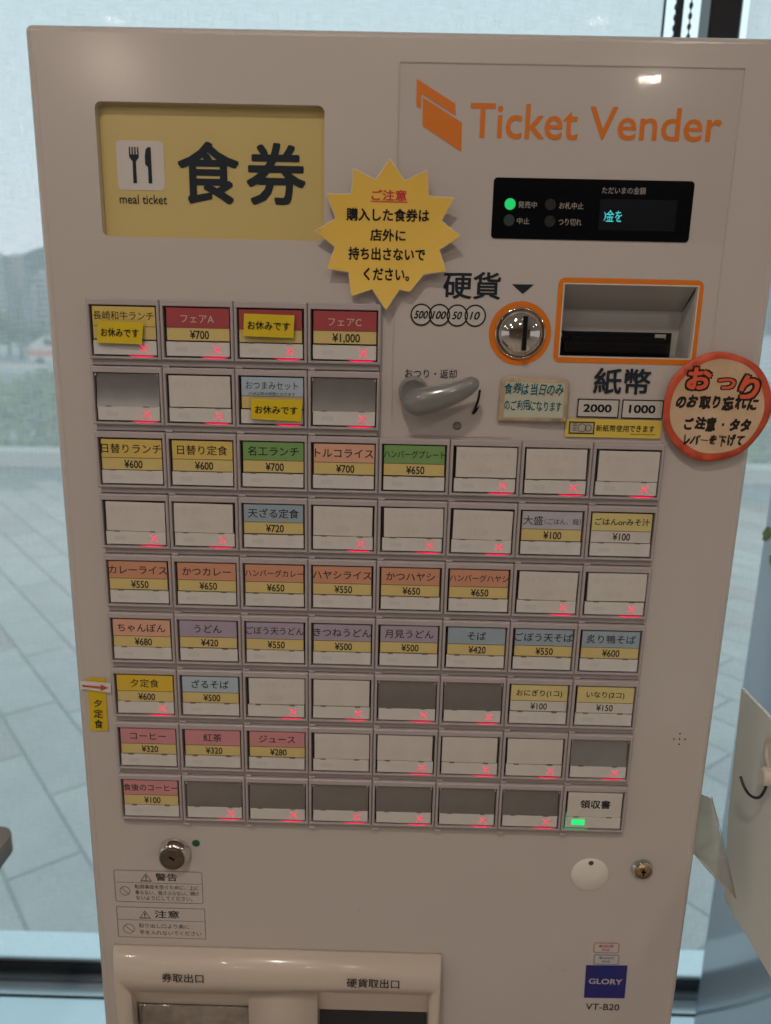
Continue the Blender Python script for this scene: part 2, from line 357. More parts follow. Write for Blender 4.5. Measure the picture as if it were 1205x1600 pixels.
tag(MB().bbox(-30, 30, 7.1, 7.35, -.06, .12, .01).build('kerb', mat('pale_kerb', (.62, .66, .66), .7, var=(3, .15))), kind='structure')
tag(MB().box(-40, 40, 15.6, 19.6, -.055, -.03).build('road', mat('asphalt_road', (.16, .18, .21), .6, var=(2, .2))), kind='structure')
tag(MB().box(-40, 40, 15.0, 15.4, -.055, .03).build('road_kerb', mat('pale_kerb', (.6, .6, .6))), kind='structure')
gr = thing('guard_rail', (-5, 20, 0), 'long thin white guard rail along the far side of the road', 'guard rail')
MB().box(-25, 25, 19.95, 20.0, .05, .20).build('rail', mat('white_metal', (.75, .78, .8), .5), gr)
pf = None
for k in range(-8, 9):
    if pf is None: pf = MB().box(k * 3 - .05, k * 3 + .05, 20.01, 20.1, -.06, .24).build('rail_post', mat('white_metal', (.7, .7, .7)), gr)
    else: o = pf.copy(); COL.objects.link(o); o.location.x += (k + 8) * 3
# clipped hedge: leaf faces over two lengths of hedge
LEAF = mat('hedge_leaf', (.11, .22, .06), .55, var=(1.6, .3, (.22, .33, .12)))
LEAF2 = mat('tree_leaf', (.10, .16, .08), .6, var=(.3, .3, (.15, .21, .10)))
BARK = mat('bark', (.09, .07, .05), .9, var=(20, .4))
def leafmass(fn, n, s, rnd):
    mb = MB()
    for _ in range(n):
        c, out_ = fn(rnd); u = Vector((rnd.gauss(0, 1), rnd.gauss(0, 1), rnd.gauss(0, 1))).normalized(); w = (out_ + u * .7).normalized()
        a = w.cross(u).normalized() * s * rnd.uniform(.6, 1.3); b_ = w.cross(a).normalized() * s * rnd.uniform(.5, 1)
        mb.add([c - a, c - b_ * .6, c + a, c + b_ * .6], [(0, 1, 2, 3)])
    return mb
for x0, x1, sd, lab in ((-7.5, -2.0, 3, 'low rounded green hedge behind the pale kerb, left of the machine'), (2.4, 7.5, 4, 'low rounded green hedge behind the pale kerb, right of the machine')):
    hg = thing('hedge', ((x0 + x1) / 2, 8.2, 0), lab, 'hedge', 'hedges behind the kerb')
    def hf(r, x0=x0, x1=x1):
        x = r.uniform(x0, x1); a = r.uniform(0, math.pi); lump = 1 + .12 * math.sin(x * 3.1) + .07 * math.sin(x * 7.7 + 1); q = r.uniform(.8, 1.02)
        return Vector((x, 8.25 - math.cos(a) * .85 * q, max(.02, math.sin(a) ** .7 * .80 * lump * q))), Vector((0, -math.cos(a), math.sin(a)))
    leafmass(hf, 9000, .055, random.Random(sd)).build('foliage', LEAF, hg)
    mb = MB()
    for k in range(10):
        x = x0 + (k + .5) * (x1 - x0) / 10; mb.tube([(x, 8.2, -.05), (x + .05, 8.2, .3), (x - .1, 8.25, .6)], [.03, .02, .008], 6)
    tag(mb.build('stems', BARK, hg), kind='stuff')
def tree(x, y, z, h, r, sd, label):
    t = thing('tree', (x, y, z), label, 'tree', 'trees in front of the towers'); rn = random.Random(sd)
    cl = [(Vector((rn.uniform(-.6, .6) * r, rn.uniform(-.6, .6) * r, h * rn.uniform(.45, .9))), r * rn.uniform(.35, .6)) for _ in range(9)]
    def f(q):
        c, rr = q.choice(cl); u = Vector((q.gauss(0, 1), q.gauss(0, 1), q.gauss(0, 1))).normalized(); return Vector((x, y, z)) + c + u * rr * q.uniform(.7, 1), u
    leafmass(f, 1500, r * .07, rn).build('crown', LEAF2, t)
    MB().tube([(x, y, z - .2), (x + .1, y, z + h * .35), (x - .1, y, z + h * .7)], [r * .09, r * .06, r * .02], 8).build('trunk', BARK, t)
for k, (px, Yt, hh, rr, lb) in enumerate(((-5, 70, 6.4, 2.6, 'dark green tree at the far left edge of the view, in front of the towers'), (16, 78, 6.2, 2.6, 'rounded tree below the striped tower'), (34, 72, 4.6, 2.3, 'lower tree between the striped tower and the parked van'), (55, 84, 4.6, 2.4, 'small tree beside the pale low block'), (74, 74, 4.0, 2.2, 'small tree behind the white van, half hidden by the machine'))):
    p = at(px, 560, Yt); tree(p.x, Yt, -2.4, hh * .62, rr * .8, 20 + k, lb)
for k, x in enumerate((44, 50, 56)): tree(x, 74 + k * 3, -2.4, 5 + k % 2, 2.6, 40 + k, ('tree beyond the road, first right of the machine', 'tree beyond the road, second right of the machine', 'tree beyond the road, third right of the machine')[k])
# parked van
vx = at(54, 560, 60).x; vn = thing('parked_van', (vx + 2, 60, -2.3), 'white van with an orange flank stripe parked beyond the hedge', 'van')
prof = [(0, -1.95), (0, -1.0), (.35, -.55), (1.1, -.1), (4.2, -.05), (4.35, -.4), (4.35, -1.95)]
MB().loops([[(vx + a, 59.2, z) for a, z in prof], [(vx + a, 60.8, z) for a, z in prof]], False, True, True).build('body', mat('white_van_paint', (.75, .77, .8), .3), vn)
MB().box(vx - .01, vx + 4.36, 59.18, 60.82, -1.55, -1.15).build('stripe', mat('orange_stripe', (.75, .25, .08), .4), vn)
MB().box(vx + 1.2, vx + 3.9, 59.17, 60.83, -.75, -.25).build('window', mat('van_glass', (.03, .04, .05), .1), vn)
for dx in (.8, 3.5): 
    MB().lathe((vx + dx, -1.97), [(.33, 59.35), (.33, 59.16), (.2, 59.15), (.01, 59.15)], 16).build('wheel', mat('tyre', (.02, .02, .02), .8), vn)
# towers and hill
def tower(xl, xr, Y, z0, z1, n, label, frac=1.0):
    a = at(xl, 500, Y).x; b_ = at(xr, 500, Y).x; t = thing('apartment_tower', ((a + b_) / 2, Y, z0), label, 'building', 'distant apartment blocks')
    MB().box(a, b_, Y, Y + (b_ - a), z0, z1).build('wall', mat('tower_wall', (.28, .30, .34), .8, var=(.1, .15)), t)
    MB().box(a + (b_ - a) * .3, b_ - (b_ - a) * .3, Y + 2, Y + 6, z1, z1 + 1.6).build('roof_house', mat('tower_band', (.85, .87, .9), .8), t)
    f = None; h = (z1 - z0) / n
    for k in range(n):
        if f is None: f = MB().box(a - .3, b_ + .3, Y - .9, Y - .02, z0 + h * .12, z0 + h * .5).build('balcony', mat('tower_band', (.85, .87, .9), .8), t); w = MB().box(a + .6, b_ - .6, Y - .019, Y + .0, z0 + h * .55, z0 + h * .95).build('window', mat('tower_glass', (.06, .08, .10), .15), t)
        else:
            for s_ in (f, w): o = s_.copy(); COL.objects.link(o); o.location.z += k * h
tower(-16, 11, 400, -8, 30.5, 14, 'distant apartment tower cut by the left edge of the view')
tower(16, 42, 420, -8, 31.5, 20, 'distant striped apartment tower beside the machine edge')
tower(44, 58, 460, -8, 17, 8, 'low pale apartment block right of the striped tower')
tower(59, 76, 440, -8, 24, 10, 'narrow pale apartment block nearest the machine edge')
mb = MB(); nx = 60; rows = []
for j in range(5):
    rows.append([(-1500 + 3000 * i / nx, 1500 + j * 90, -12 + (0, .45, .8, .95, 1)[j] * (172 + 26 * math.sin(i * .35 + .9) + 11 * math.sin(i * .9) + 5 * math.sin(i * 2.3))) for i in range(nx + 1)])
mb.loops(rows, True, closed=False); tag(mb.build('hills', mat('wooded_hill', (.05, .09, .09), .9, var=(.02, .3))), kind='structure')

# ================================================================== CEILING LAMPS
LENS = emis('lamp_lens', (1.0, .86, .73), 165)
lamps = [(-.30, -1.15, 'ceiling downlight nearest the machine'), (1.34, -4.04, 'far ceiling downlight to the right, seen mirrored in the clear film'), (-1.54, -3.95, 'far ceiling downlight to the left, glowing in the paint above the sign'), (.85, -1.9, 'ceiling downlight right of the machine, second row'), (-1.3, -2.0, 'ceiling downlight left of the machine, second row'), (.2, -2.6, 'ceiling downlight in the middle of the third row'), (-3.2, -2.8, 'ceiling downlight at the far left'), (3.2, -2.8, 'ceiling downlight at the far right'), (-2.7, -.9, 'ceiling downlight at the left near the window'), (2.7, -.9, 'ceiling downlight at the right near the window')]
l0 = None
for x, y, lb in lamps:
    if l0 is None:
        t = thing('ceiling_downlight', (x, y, 2.76), lb, 'ceiling lamp', 'round downlights in the ceiling')
        ls = [[(x + r * math.cos(a), y + r * math.sin(a), z) for a in [2 * math.pi * k / 32 for k in range(32)]] for r, z in ((.075, 2.759), (.075, 2.752), (.058, 2.750), (.058, 2.757))]
        t.scale = (1.4, 1.4, 1); mb = MB().loops(ls, True); tr_ = mb.build('trim_ring', mat('white_trim', (.7, .7, .68), .5), t)
        mb = MB().add([(x + .056 * math.cos(a), y + .056 * math.sin(a), 2.7535) for a in [2 * math.pi * k / 32 for k in range(32)]], [tuple(range(32))]); le = mb.build('lens', LENS, t); l0 = t
    else:
        t = l0.copy(); COL.objects.link(t); t.location = (x, y, 2.76); t['label'] = lb; t.scale = (1, 1, 1)
        if y < -3.5: t.scale = (1.1, 1.1, 1) if x > 0 else (1.7, 1.7, 1)
        for c in (tr_, le): o = c.copy(); COL.objects.link(o); o.parent = t

# ================================================================== THE TICKET MACHINE
MX0, MX1, MZT = -.2392, .2513, 1.6285
mach = thing('ticket_machine', (.006, .2, 0), 'large cream meal ticket vending machine with nine rows of menu buttons', 'ticket machine')
# --- cabinet: rounded box, then pockets cut out of it
bm = bmesh.new(); bmesh.ops.create_cube(bm, size=1)
for v in bm.verts: v.co = Vector((MX0 + (v.co.x + .5) * (MX1 - MX0), PY + (v.co.y + .5) * .36, .05 + (v.co.z + .5) * (MZT - .05)))
bmesh.ops.bevel(bm, geom=[e_ for e_ in bm.edges], offset=.0045, segments=6, affect='EDGES', profile=.5)
me = bpy.data.meshes.new('cabinet'); cc = Vector((.006, .2, .84))
for v in bm.verts: v.co -= cc
bm.to_mesh(me); bm.free(); me.materials.append(PAINT); cab = link('cabinet', me, cc, mach)
GX, GZ, CW_, RH = -.21015, 1.46229, .05, .045054
def gx(c): return GX + c * CW_
def gz(r): return GZ - r * RH
SGN = (-.1966, -.0499, 1.5030, 1.5853)
a = at(148, 158); b_ = at(508, 165); c_ = at(506, 377); d_ = at(160, 369)
SGN = ((a.x + d_.x) / 2, (b_.x + c_.x) / 2, (c_.z + d_.z) / 2, (a.z + b_.z) / 2)
q = [at(881.4, 443), at(1090.9, 448), at(1079, 561), at(874.2, 556.2)]
BIL = ((q[0].x + q[3].x) / 2, (q[1].x + q[2].x) / 2, (q[2].z + q[3].z) / 2, (q[0].z + q[1].z) / 2)
cut = MB(); cut.loops([[(x, PY - .01, z) for x, z in rrect(*SGN, .004)], [(x, PY + .007, z) for x, z in rrect(*SGN, .004)]], False, True, True)
cut.box(BIL[0], BIL[1], PY - .01, PY + .075, BIL[2], BIL[3])
lsh = [(gx(0) + .0012, gz(9) + .0004), (gx(8) - .0008, gz(9) + .0004), (gx(8) - .0008, gz(2) - .0015), (gx(4) - .0008, gz(2) - .0015), (gx(4) - .0008, gz(0) - .0015), (gx(0) + .0012, gz(0) - .0015)]
cut.loops([[(x, PY - .01, z) for x, z in lsh], [(x, PY + .012, z) for x, z in lsh]], False, True, True)
co = cut.build('cutter', PAINT)
def boolean(o, cutter):
    m = o.modifiers.new('cut', 'BOOLEAN'); m.operation = 'DIFFERENCE'; m.object = cutter; m.solver = 'EXACT'
    dg = bpy.context.evaluated_depsgraph_get(); dg.update(); nm = bpy.data.meshes.new_from_object(o.evaluated_get(dg)); print('BOOL', o.name, len(o.data.polygons), len(nm.polygons)); o.modifiers.clear(); o.data = nm
    bpy.data.objects.remove(cutter)
bpy.context.view_layer.update()
boolean(cab, co)
MB().box(MX0 + .01, MX1 - .01, PY + .03, PY + .34, 0, .05).build('plinth', mat('dark_plinth', (.05, .05, .05), .6), mach)

# --- sign window
YS = PY + .0062
sg = slab(rrect(SGN[0] - .001, SGN[1] + .001, SGN[2] - .001, SGN[3] + .001, .004), YS, YS + .0007).build('sign_panel', mat('sign_yellow', (.62, .49, .19), .35, coat=.3, var=(6, .05)), mach)
def pxquad(x0, y0, x1, y1, Y): 
    b4 = pxbox(x0, y0, x1, y1, Y); return b4
k = pxbox(183, 219, 257, 298, YS); slab(rrect(*k, .003), YS - .0003, YS - .0001).build('icon_tile', mat('sign_white', (.62, .58, .55), .4), sg)
mb = MB(); yi = YS - .0006
fx = (k[0] + k[1]) / 2; fz = (k[2] + k[3]) / 2; h = k[3] - k[2]
X = fx - .0040
mb.flat([(X - .0012, fz - .36 * h), (X + .0012, fz - .36 * h), (X + .0011, fz + .08 * h), (X + .0031, fz + .16 * h), (X + .0032, fz + .22 * h), (X - .0032, fz + .22 * h), (X - .0031, fz + .16 * h), (X - .0011, fz + .08 * h)], yi)
for t in (-.0027, -.0009, .0009, .0027): mb.flat([(X + t - .00042, fz + .21 * h), (X + t + .00042, fz + .21 * h), (X + t + .00042, fz + .37 * h), (X + t - .00042, fz + .37 * h)], yi - .0001)
X = fx + .0052
mb.flat([(X - .0003, fz - .36 * h), (X + .0021, fz - .36 * h), (X + .0021, fz + .37 * h), (X + .0004, fz + .37 * h), (X - .0012, fz + .33 * h), (X - .0020, fz + .2 * h), (X - .0020, fz + .02 * h), (X - .0003, fz - .03 * h)], yi)
mb.build('fork_and_knife', INKB, sg)
mb = MB(); pxtext(mb, '食', (278, 220, 374, 320), YS - .0004, bold=.022); pxtext(mb, '券', (385, 222, 478, 322), YS - .0004, bold=.022); mb.build('lettering', INKB, sg)
mb = MB(); pxtext(mb, 'meal ticket', (187, 303.5, 261, 319.5), YS - .0004, bold=.004); mb.build('lettering', INKB, sg)

# --- logo and big lettering
yp = PY - .0003
def cp(pts): return [(600 + x / 1.9917, y / 1.9917) for x, y in pts]
mb = MB().flat(quad_px(cp([(102, 245), (222, 323), (224, 361), (117, 292), (115, 340), (101, 332)])), yp).flat(quad_px(cp([(121, 303), (243, 382), (241, 472), (120, 392)])), yp)
mb.build('logo', ORANGE, mach)
mb = MB(); pxtext(mb, 'Ticket', (734.6, 160.5, 904, 219.5), yp, bold=.010); pxtext(mb, 'Vender', (921, 166, 1128.7, 223), yp, bold=.010); mb.build('lettering', ORANGE, mach)
# --- display window
q = [at(772.2, 277), at(1085, 283.7), at(1076, 379), at(766.7, 372.5)]; D = ((q[0].x + q[3].x) / 2, (q[1].x + q[2].x) / 2, (q[2].z + q[3].z) / 2, (q[0].z + q[1].z) / 2)
dsp = slab(rrect(*D, .0025), PY - .0006, PY + .001).build('display_window', mat('black_window', (.004, .005, .007), .12, spec=.25), mach)
yd = PY - .0008
mb = MB()
for s, bx in (('発売中', (809.8, 314.3, 838.9, 325.5)), ('中止', (808, 340, 827.3, 350.5)), ('お札中止', (874, 315.8, 912, 327.2)), ('つり切れ', (872.6, 341.3, 908.9, 353)), ('ただいまの金額', (941, 291.5, 1009.4, 304))): pxtext(mb, s, bx, yd, bold=.004)
mb.build('lettering', mat('grey_print', (.36, .33, .31), .5), dsp)
for (cx, cy), mm in (((797, 319), emis('green_led', (.02, .60, .14), 1.0)), ((795.3, 344.5), mat('unlit_green_led', (.03, .055, .045), .3)), ((860, 320), mat('unlit_led', (.020, .020, .020), .4, spec=.3)), ((859, 346), mat('unlit_led', (.03, .03, .03)))):
    p = at(cx, cy); MB().lathe((p.x, p.z), [(.0036, yd + .0002), (.0035, yd - .0001), (.0034, yd - .0002)], 24).build('led', mm, dsp)
k = pxbox(936, 311, 1056, 362, PY); MB().flat([(k[0], k[2]), (k[1], k[2]), (k[1], k[3]), (k[0], k[3])], yd + .0001).build('screen', mat('dark_screen', (.009, .012, .015), .2, spec=.25), dsp)
CY = emis('cyan_dots', (.10, .75, .80), .9); mb = MB(); pxtext(mb, '金を', (947, 328, 972, 346.8), yd - .0003, bold=-.012); pxtext(mb, ')', (943.5, 331, 947, 345), yd - .0003); mb.build('screen_lettering', CY, dsp)

# --- coin section
mb = MB(); pxtext(mb, '硬貨', (692.6, 423.5, 782.9, 468.5), yp, bold=.018); mb.flat(quad_px([(800, 444), (834.7, 444.6), (816.7, 459.5)]), yp); mb.build('lettering', INKB, mach)
cm = MB(); cn = MB(); fills = MB()
for i, (cx, cy, s) in enumerate(((658.4, 491.7, '500'), (686.6, 492.3, '100'), (714.6, 493, '50'), (742.6, 493.4, '10'))):
    p = at(cx, cy); r = .00735; y = yp - .0002 + i * .00005
    cm.ring(circ(p.x, p.z, r), circ(p.x, p.z, r - .0010), y - .0001); fills.flat(circ(p.x, p.z, r - .0009), y)
    w = .0045 if len(s) == 3 else .0031; put(cn, s, p.x - w, p.x + w, p.z - .0027, p.z + .0027, y - .0002, bold=.024, shear=.25)
    if i: cm_cut = 0
cm.build('coin_outline', INK, mach); fills.build('coin_disc', mat('coin_fill', (.56, .53, .50), .45), mach); cn.build('lettering', INK, mach)
p = at(812.5, 521); ring = MB().ring(circ(p.x, p.z, .0212, 64), circ(p.x, p.z, .0165, 64), yp - .0001).build('coin_ring', ORANGE, mach)
coin = MB().lathe((p.x, p.z), [(.0172, PY), (.0172, PY - .0016), (.0166, PY - .0022), (.0160, PY - .0022), (.0157, PY - .0012), (.0154, PY - .0012), (.0150, PY - .0026), (.0136, PY - .0050), (.0110, PY - .0072), (.0075, PY - .0086), (.0035, PY - .0093), (.0002, PY - .0094)], 64).build('coin_slot', CHROME, mach)
sl_p = at(814, 521, PY - .0095)
MB().box(p.x + .0004, p.x + .0030, PY - .0105, PY - .001, p.z - .0108, p.z + .0112).build('slot_opening', mat('slot_black', (.004, .004, .004), .6, spec=.15), coin)
MB().box(p.x - .0001, p.x + .0035, PY - .0098, PY - .001, p.z - .0113, p.z + .0117).build('slot_lip', CHROME, coin)

# --- bill section
q = [at(872.4, 433.9), at(1100.3, 437.9), at(1086.4, 569.7), at(864.6, 566.8)]; O_ = ((q[0].x + q[3].x) / 2, (q[1].x + q[2].x) / 2, (q[2].z + q[3].z) / 2, (q[0].z + q[1].z) / 2)
I_ = BIL; fr = MB().ring(rrect(*O_, .0045), rrect(I_[0] - .0007, I_[1] + .0007, I_[2] - .0007, I_[3] + .0007, .0008), yp - .0001).build('bill_frame', ORANGE, mach)
WHT = mat('recess_plastic', (.50, .48, .46), .5)
HL = MB().loops([[(x, yp - .0003, z) for x, z in rrect(I_[0] - .0006, I_[1] + .0006, I_[2] - .0006, I_[3] + .0006, .0007)], [(x, yp - .0003, z) for x, z in rrect(I_[0] + .0002, I_[1] - .0002, I_[2] + .0002, I_[3] - .0002, .0004)], [(x, PY + .004, z) for x, z in rrect(I_[0] + .0002, I_[1] - .0002, I_[2] + .0002, I_[3] - .0002, .0004)]]).build('recess_lip', mat('lip_white', (.72, .66, .60), .4), fr)
hx0, hx1, hz0, hz1 = I_; yb = PY + .026
tb = at(1000, 485.5, yb).z; xb = at(1065, 500, yb).x
MB().add([(hx0, PY + .002, hz1), (hx1, PY + .002, hz1), (xb, yb, tb), (hx0, yb, tb - .0)], [(0, 1, 2, 3)]).build('recess_ceiling', WHT, fr)
MB().add([(hx0, yb, tb), (xb, yb, tb), (at(1057, 528, yb).x, yb, hz0), (hx0, yb, hz0)], [(0, 1, 2, 3)]).build('recess_back', WHT, fr)
xb2 = at(1057, 528, yb).x
MB().add([(hx1, PY + .002, hz1), (hx1, PY + .002, hz0), (xb2, yb, hz0), (xb, yb, tb)], [(0, 1, 2, 3)]).build('recess_side', WHT, fr)
MB().add([(hx0, PY + .002, hz0 + .0003), (hx1, PY + .002, hz0 + .0003), (hx1, yb, hz0 + .0003), (hx0, yb, hz0 + .0003)], [(0, 1, 2, 3)]).build('recess_floor', mat('recess_floor', (.30, .29, .28), .4), fr)
MB().add([(hx1 - .0002, PY + .0035, hz1 - .002), (hx1 - .0008, PY + .0035, hz1 - .0008), (xb - .0006, yb - .0006, tb - .0004), (xb - .0002, yb - .0006, tb - .0016)], [(0, 1, 2, 3)]).build('seam', DARK, fr)
BLK = mat('black_plastic', (.007, .007, .008), .25, spec=.3)
z1 = at(960, 518.5, PY + .010).z; x1 = at(1049, 545, PY + .008).x
bs = MB().bbox(hx0 + .0008, x1, PY + .009, yb - .001, hz0 + .0005, z1, .001).build('bill_slot', BLK, mach)
MB().bbox(hx0 + .004, x1 - .003, PY + .0035, PY + .010, hz0 + .0030, hz0 + .0098, .0012).build('slot_lip', BLK, bs)
MB().box(hx0 + .009, x1 - .006, PY + .0060, PY + .0105, hz0 + .0100, hz0 + .0135).build('slot_opening', mat('slot_black', (.004, .004, .004)), bs)
MB().bbox(x1 - .012, x1 - .0045, PY + .0075, PY + .010, z1 - .0042, z1 - .001, .0006).build('sensor_window', mat('sensor_clear', (.35, .33, .30), .15), bs)
MB().bbox(hx0 + .0008, hx0 + .0026, PY + .0072, PY + .010, z1 - .0044, z1 - .0012, .0005).build('sensor_window', mat('sensor_clear', (.35, .33, .30)), bs)
mb = MB(); pxtext(mb, '紙幣', (928, 574.5, 1017, 617.2), yp - .0006, bold=.018); mb.build('lettering', INKB, mach)
for bx, s, tx in (((901.5, 622.5, 967, 653), '2000', (911.5, 631.2, 956, 644.8)), ((971, 623.8, 1036, 655), '1000', (983, 632.3, 1024.5, 646.4))):
    k = pxbox(*bx, PY); o = MB().ring([(k[0], k[2]), (k[1], k[2]), (k[1], k[3]), (k[0], k[3])], [(k[0] + .0008, k[2] + .0008), (k[1] - .0008, k[2] + .0008), (k[1] - .0008, k[3] - .0008), (k[0] + .0008, k[3] - .0008)], yp - .0006).build('value_box', INK, mach)
    MB().flat([(k[0] + .0006, k[2] + .0006), (k[1] - .0006, k[2] + .0006), (k[1] - .0006, k[3] - .0006), (k[0] + .0006, k[3] - .0006)], yp - .0005).build('box_fill', mat('coin_fill', (.5, .5, .5)), o)
    mb = MB(); pxtext(mb, s, tx, yp - .0007, bold=.03); mb.build('lettering', INK, o)
# --- refund lever
mb = MB(); pxtext(mb, 'おつり・返却', (633, 576, 713.8, 591.7), yp - .0001, bold=.004); mb.build('lettering', INKB, mach)
ap = [at(750, 609), at(748.6, 618), at(746.5, 627), at(743, 637), at(738.8, 646.5)]
mb = MB(); stroke(mb, [(p.x, p.z) for p in ap], .0016, yp - .0003); mb.flat(quad_px([(742.5, 639), (749.5, 634), (745, 643), (739.5, 648), (737.5, 646)]), yp - .0004); mb.build('lever_arrow', INK, mach)
LEV = mat('grey_lever_plastic', (.205, .205, .20), .30, coat=.9)
hb = at(646, 612, PY - .010)
hub = MB().lathe((hb.x, hb.z), [(.0102, PY), (.0102, PY - .013), (.0097, PY - .0155), (.0083, PY - .0165), (.0079, PY - .0158), (.0002, PY - .0155)], 40).build('refund_lever', LEV, mach)
def oval(c, t, rh, ry, n=16):
    u = Vector((-t.z, 0, t.x)).normalized(); return [tuple(c + u * rh * math.cos(a) + Vector((0, 1, 0)) * ry * math.sin(a)) for a in [2 * math.pi * k / n for k in range(n)]]
pts = [at(639, 626, PY - .015), at(650, 629, PY - .0165), at(670, 626, PY - .018), at(695, 619.5, PY - .0185), at(718, 610.5, PY - .0185), at(735, 602, PY - .018), at(743.5, 596.5, PY - .0175)]
rr = [.0084, .0102, .0097, .0086, .0073, .0062, .0048]; ls = []
for i, p in enumerate(pts):
    t = (pts[min(i + 1, 6)] - pts[max(i - 1, 0)]); ls.append(oval(p, t, rr[i], min(.0075, rr[i] * .85)))
tip = pts[-1] + (pts[-1] - pts[-2]).normalized() * .0022; ls.append(oval(tip, pts[-1] - pts[-2], .0014, .0014)); st = pts[0] - (pts[1] - pts[0]).normalized() * .0045; ls.insert(0, oval(st, pts[1] - pts[0], .0035, .0035))
arm = MB().loops(ls, True, True, True).build('lever_arm', LEV, hub)
md = arm.modifiers.new('round', 'SUBSURF'); md.levels = 2; md.render_levels = 2
p = at(714.4, 665.3); sc = MB().lathe((p.x, p.z), [(.0029, PY), (.0029, PY - .0004), (.0022, PY - .0006)], 24, cap=False).build('screw_hole', mat('worn_grey', (.2, .18, .17), .4, .6), mach)
MB().lathe((p.x, p.z), [(.0022, PY - .0005), (.0018, PY - .0012), (.0002, PY - .0014)], 20).build('screw', STEEL, sc)
# --- clear film over the upper right of the panel
q = [at(622, 98), at(1161, 106), at(1098, 690), at(613, 683)]; F_ = ((q[0].x + q[3].x) / 2, (q[1].x + q[2].x) / 2, at(1000, 688).z, (q[0].z + q[1].z) / 2)
yf = PY - .0007
pieces = [(F_[0], D[0] - .001, D[2] - .001, F_[3]), (D[0] - .001, F_[1], D[3] + .001, F_[3]), (D[1] + .001, F_[1], D[2] - .001, D[3] + .001)]
mb = MB()
xs = sorted({F_[0], D[0] - .001, D[1] + .001, I_[0] - .0055, I_[1] + .0055, F_[1]}); zs = sorted({F_[2], I_[2] - .0055, I_[3] + .0055, D[2] - .001, D[3] + .001, F_[3]})
for i in range(len(xs) - 1):
    for j in range(len(zs) - 1):
        mx_, mz_ = (xs[i] + xs[i + 1]) / 2, (zs[j] + zs[j + 1]) / 2
        if D[0] - .001 < mx_ < D[1] + .001 and D[2] - .001 < mz_ < D[3] + .001: continue
        if I_[0] - .0055 < mx_ < I_[1] + .0055 and I_[2] - .0055 < mz_ < I_[3] + .0055: continue
        if mz_ < D[2] - .001: continue
        mb.add([(xs[i], yf, zs[j]), (xs[i + 1], yf, zs[j]), (xs[i + 1], yf, zs[j + 1]), (xs[i], yf, zs[j + 1])], [(0, 1, 2, 3)])
mb.build('clear_film', FILM, mach)
EDG = mat('film_edge', (.60, .54, .50), .35); EDD = mat('film_edge_dark', (.545, .485, .45), .45)  # second tone is darker, for the top and bottom edges
MB().box(F_[1] - .0002, F_[1] + .0001, yf - .0001, PY, F_[2], F_[3]).build('film_edge', EDG, mach)
MB().box(F_[0], F_[0] + .0002, yf - .0001, PY, F_[2], F_[3]).build('film_edge', EDG, mach)
MB().box(F_[0], F_[1], yf - .0001, yf + .0003, F_[3], F_[3] + .0002).build('film_edge', EDD, mach)
MB().box(F_[0] + .01, I_[0] - .03, yf - .0001, yf + .0003, F_[2] - .0002, F_[2]).build('film_edge', EDD, mach)
# --- thin strips painting the fillet's light and shade inside both side edges
MB().box(MX1 - .0062, MX1 - .0056, PY - .0003, PY + .001, .20, MZT - .02).build('fillet_shading_strip', mat('fillet_light_tone', (.63, .575, .53), .4), mach)
MB().box(MX0 + .0055, MX0 + .0060, PY - .0002, PY + .001, .20, MZT - .02).build('fillet_shading_strip', mat('fillet_dull_tone', (.54, .48, .44), .4), mach)

# --- button rails and buttons
def card_mat(n, c): return mat('card_' + n, c, .55, var=(90, .06))
CC = {'Y': ('yellow', (.80, .60, .16)), 'YS': ('bright_yellow', (.86, .58, .03)), 'YL': ('pale_yellow', (.78, .66, .28)), 'R': ('red', (.46, .07, .08)), 'G': ('green', (.22, .42, .14)), 'O': ('salmon', (.82, .45, .32)),
      'B': ('brown_orange', (.72, .34, .21)), 'L': ('lavender', (.45, .38, .50)), 'S': ('slate_blue', (.36, .47, .56)), 'SB': ('light_blue', (.48, .61, .72)), 'LG': ('lilac_white', (.55, .54, .60)), 'P': ('pink', (.72, .30, .33)), 'PR': ('price_yellow', (.78, .62, .24))}
CARD = {k: card_mat(*v) for k, v in CC.items()}
GREYP = mat('bare_grey_plate', (.36, .345, .345), .34, .75, var=(14, .25)); GREYP2 = mat('bare_grey_plate_light', (.42, .415, .425), .34, .7, var=(14, .25))
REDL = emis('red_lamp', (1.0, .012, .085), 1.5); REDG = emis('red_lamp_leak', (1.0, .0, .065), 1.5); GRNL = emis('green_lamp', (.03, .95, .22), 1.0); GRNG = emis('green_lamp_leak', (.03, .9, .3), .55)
FAINT = mat('faint_mark', (.70, .68, .66), .5); FAINT2 = mat('show_through', (.68, .64, .60), .6)
W, Gp, X_ = 'W', 'GREY', True
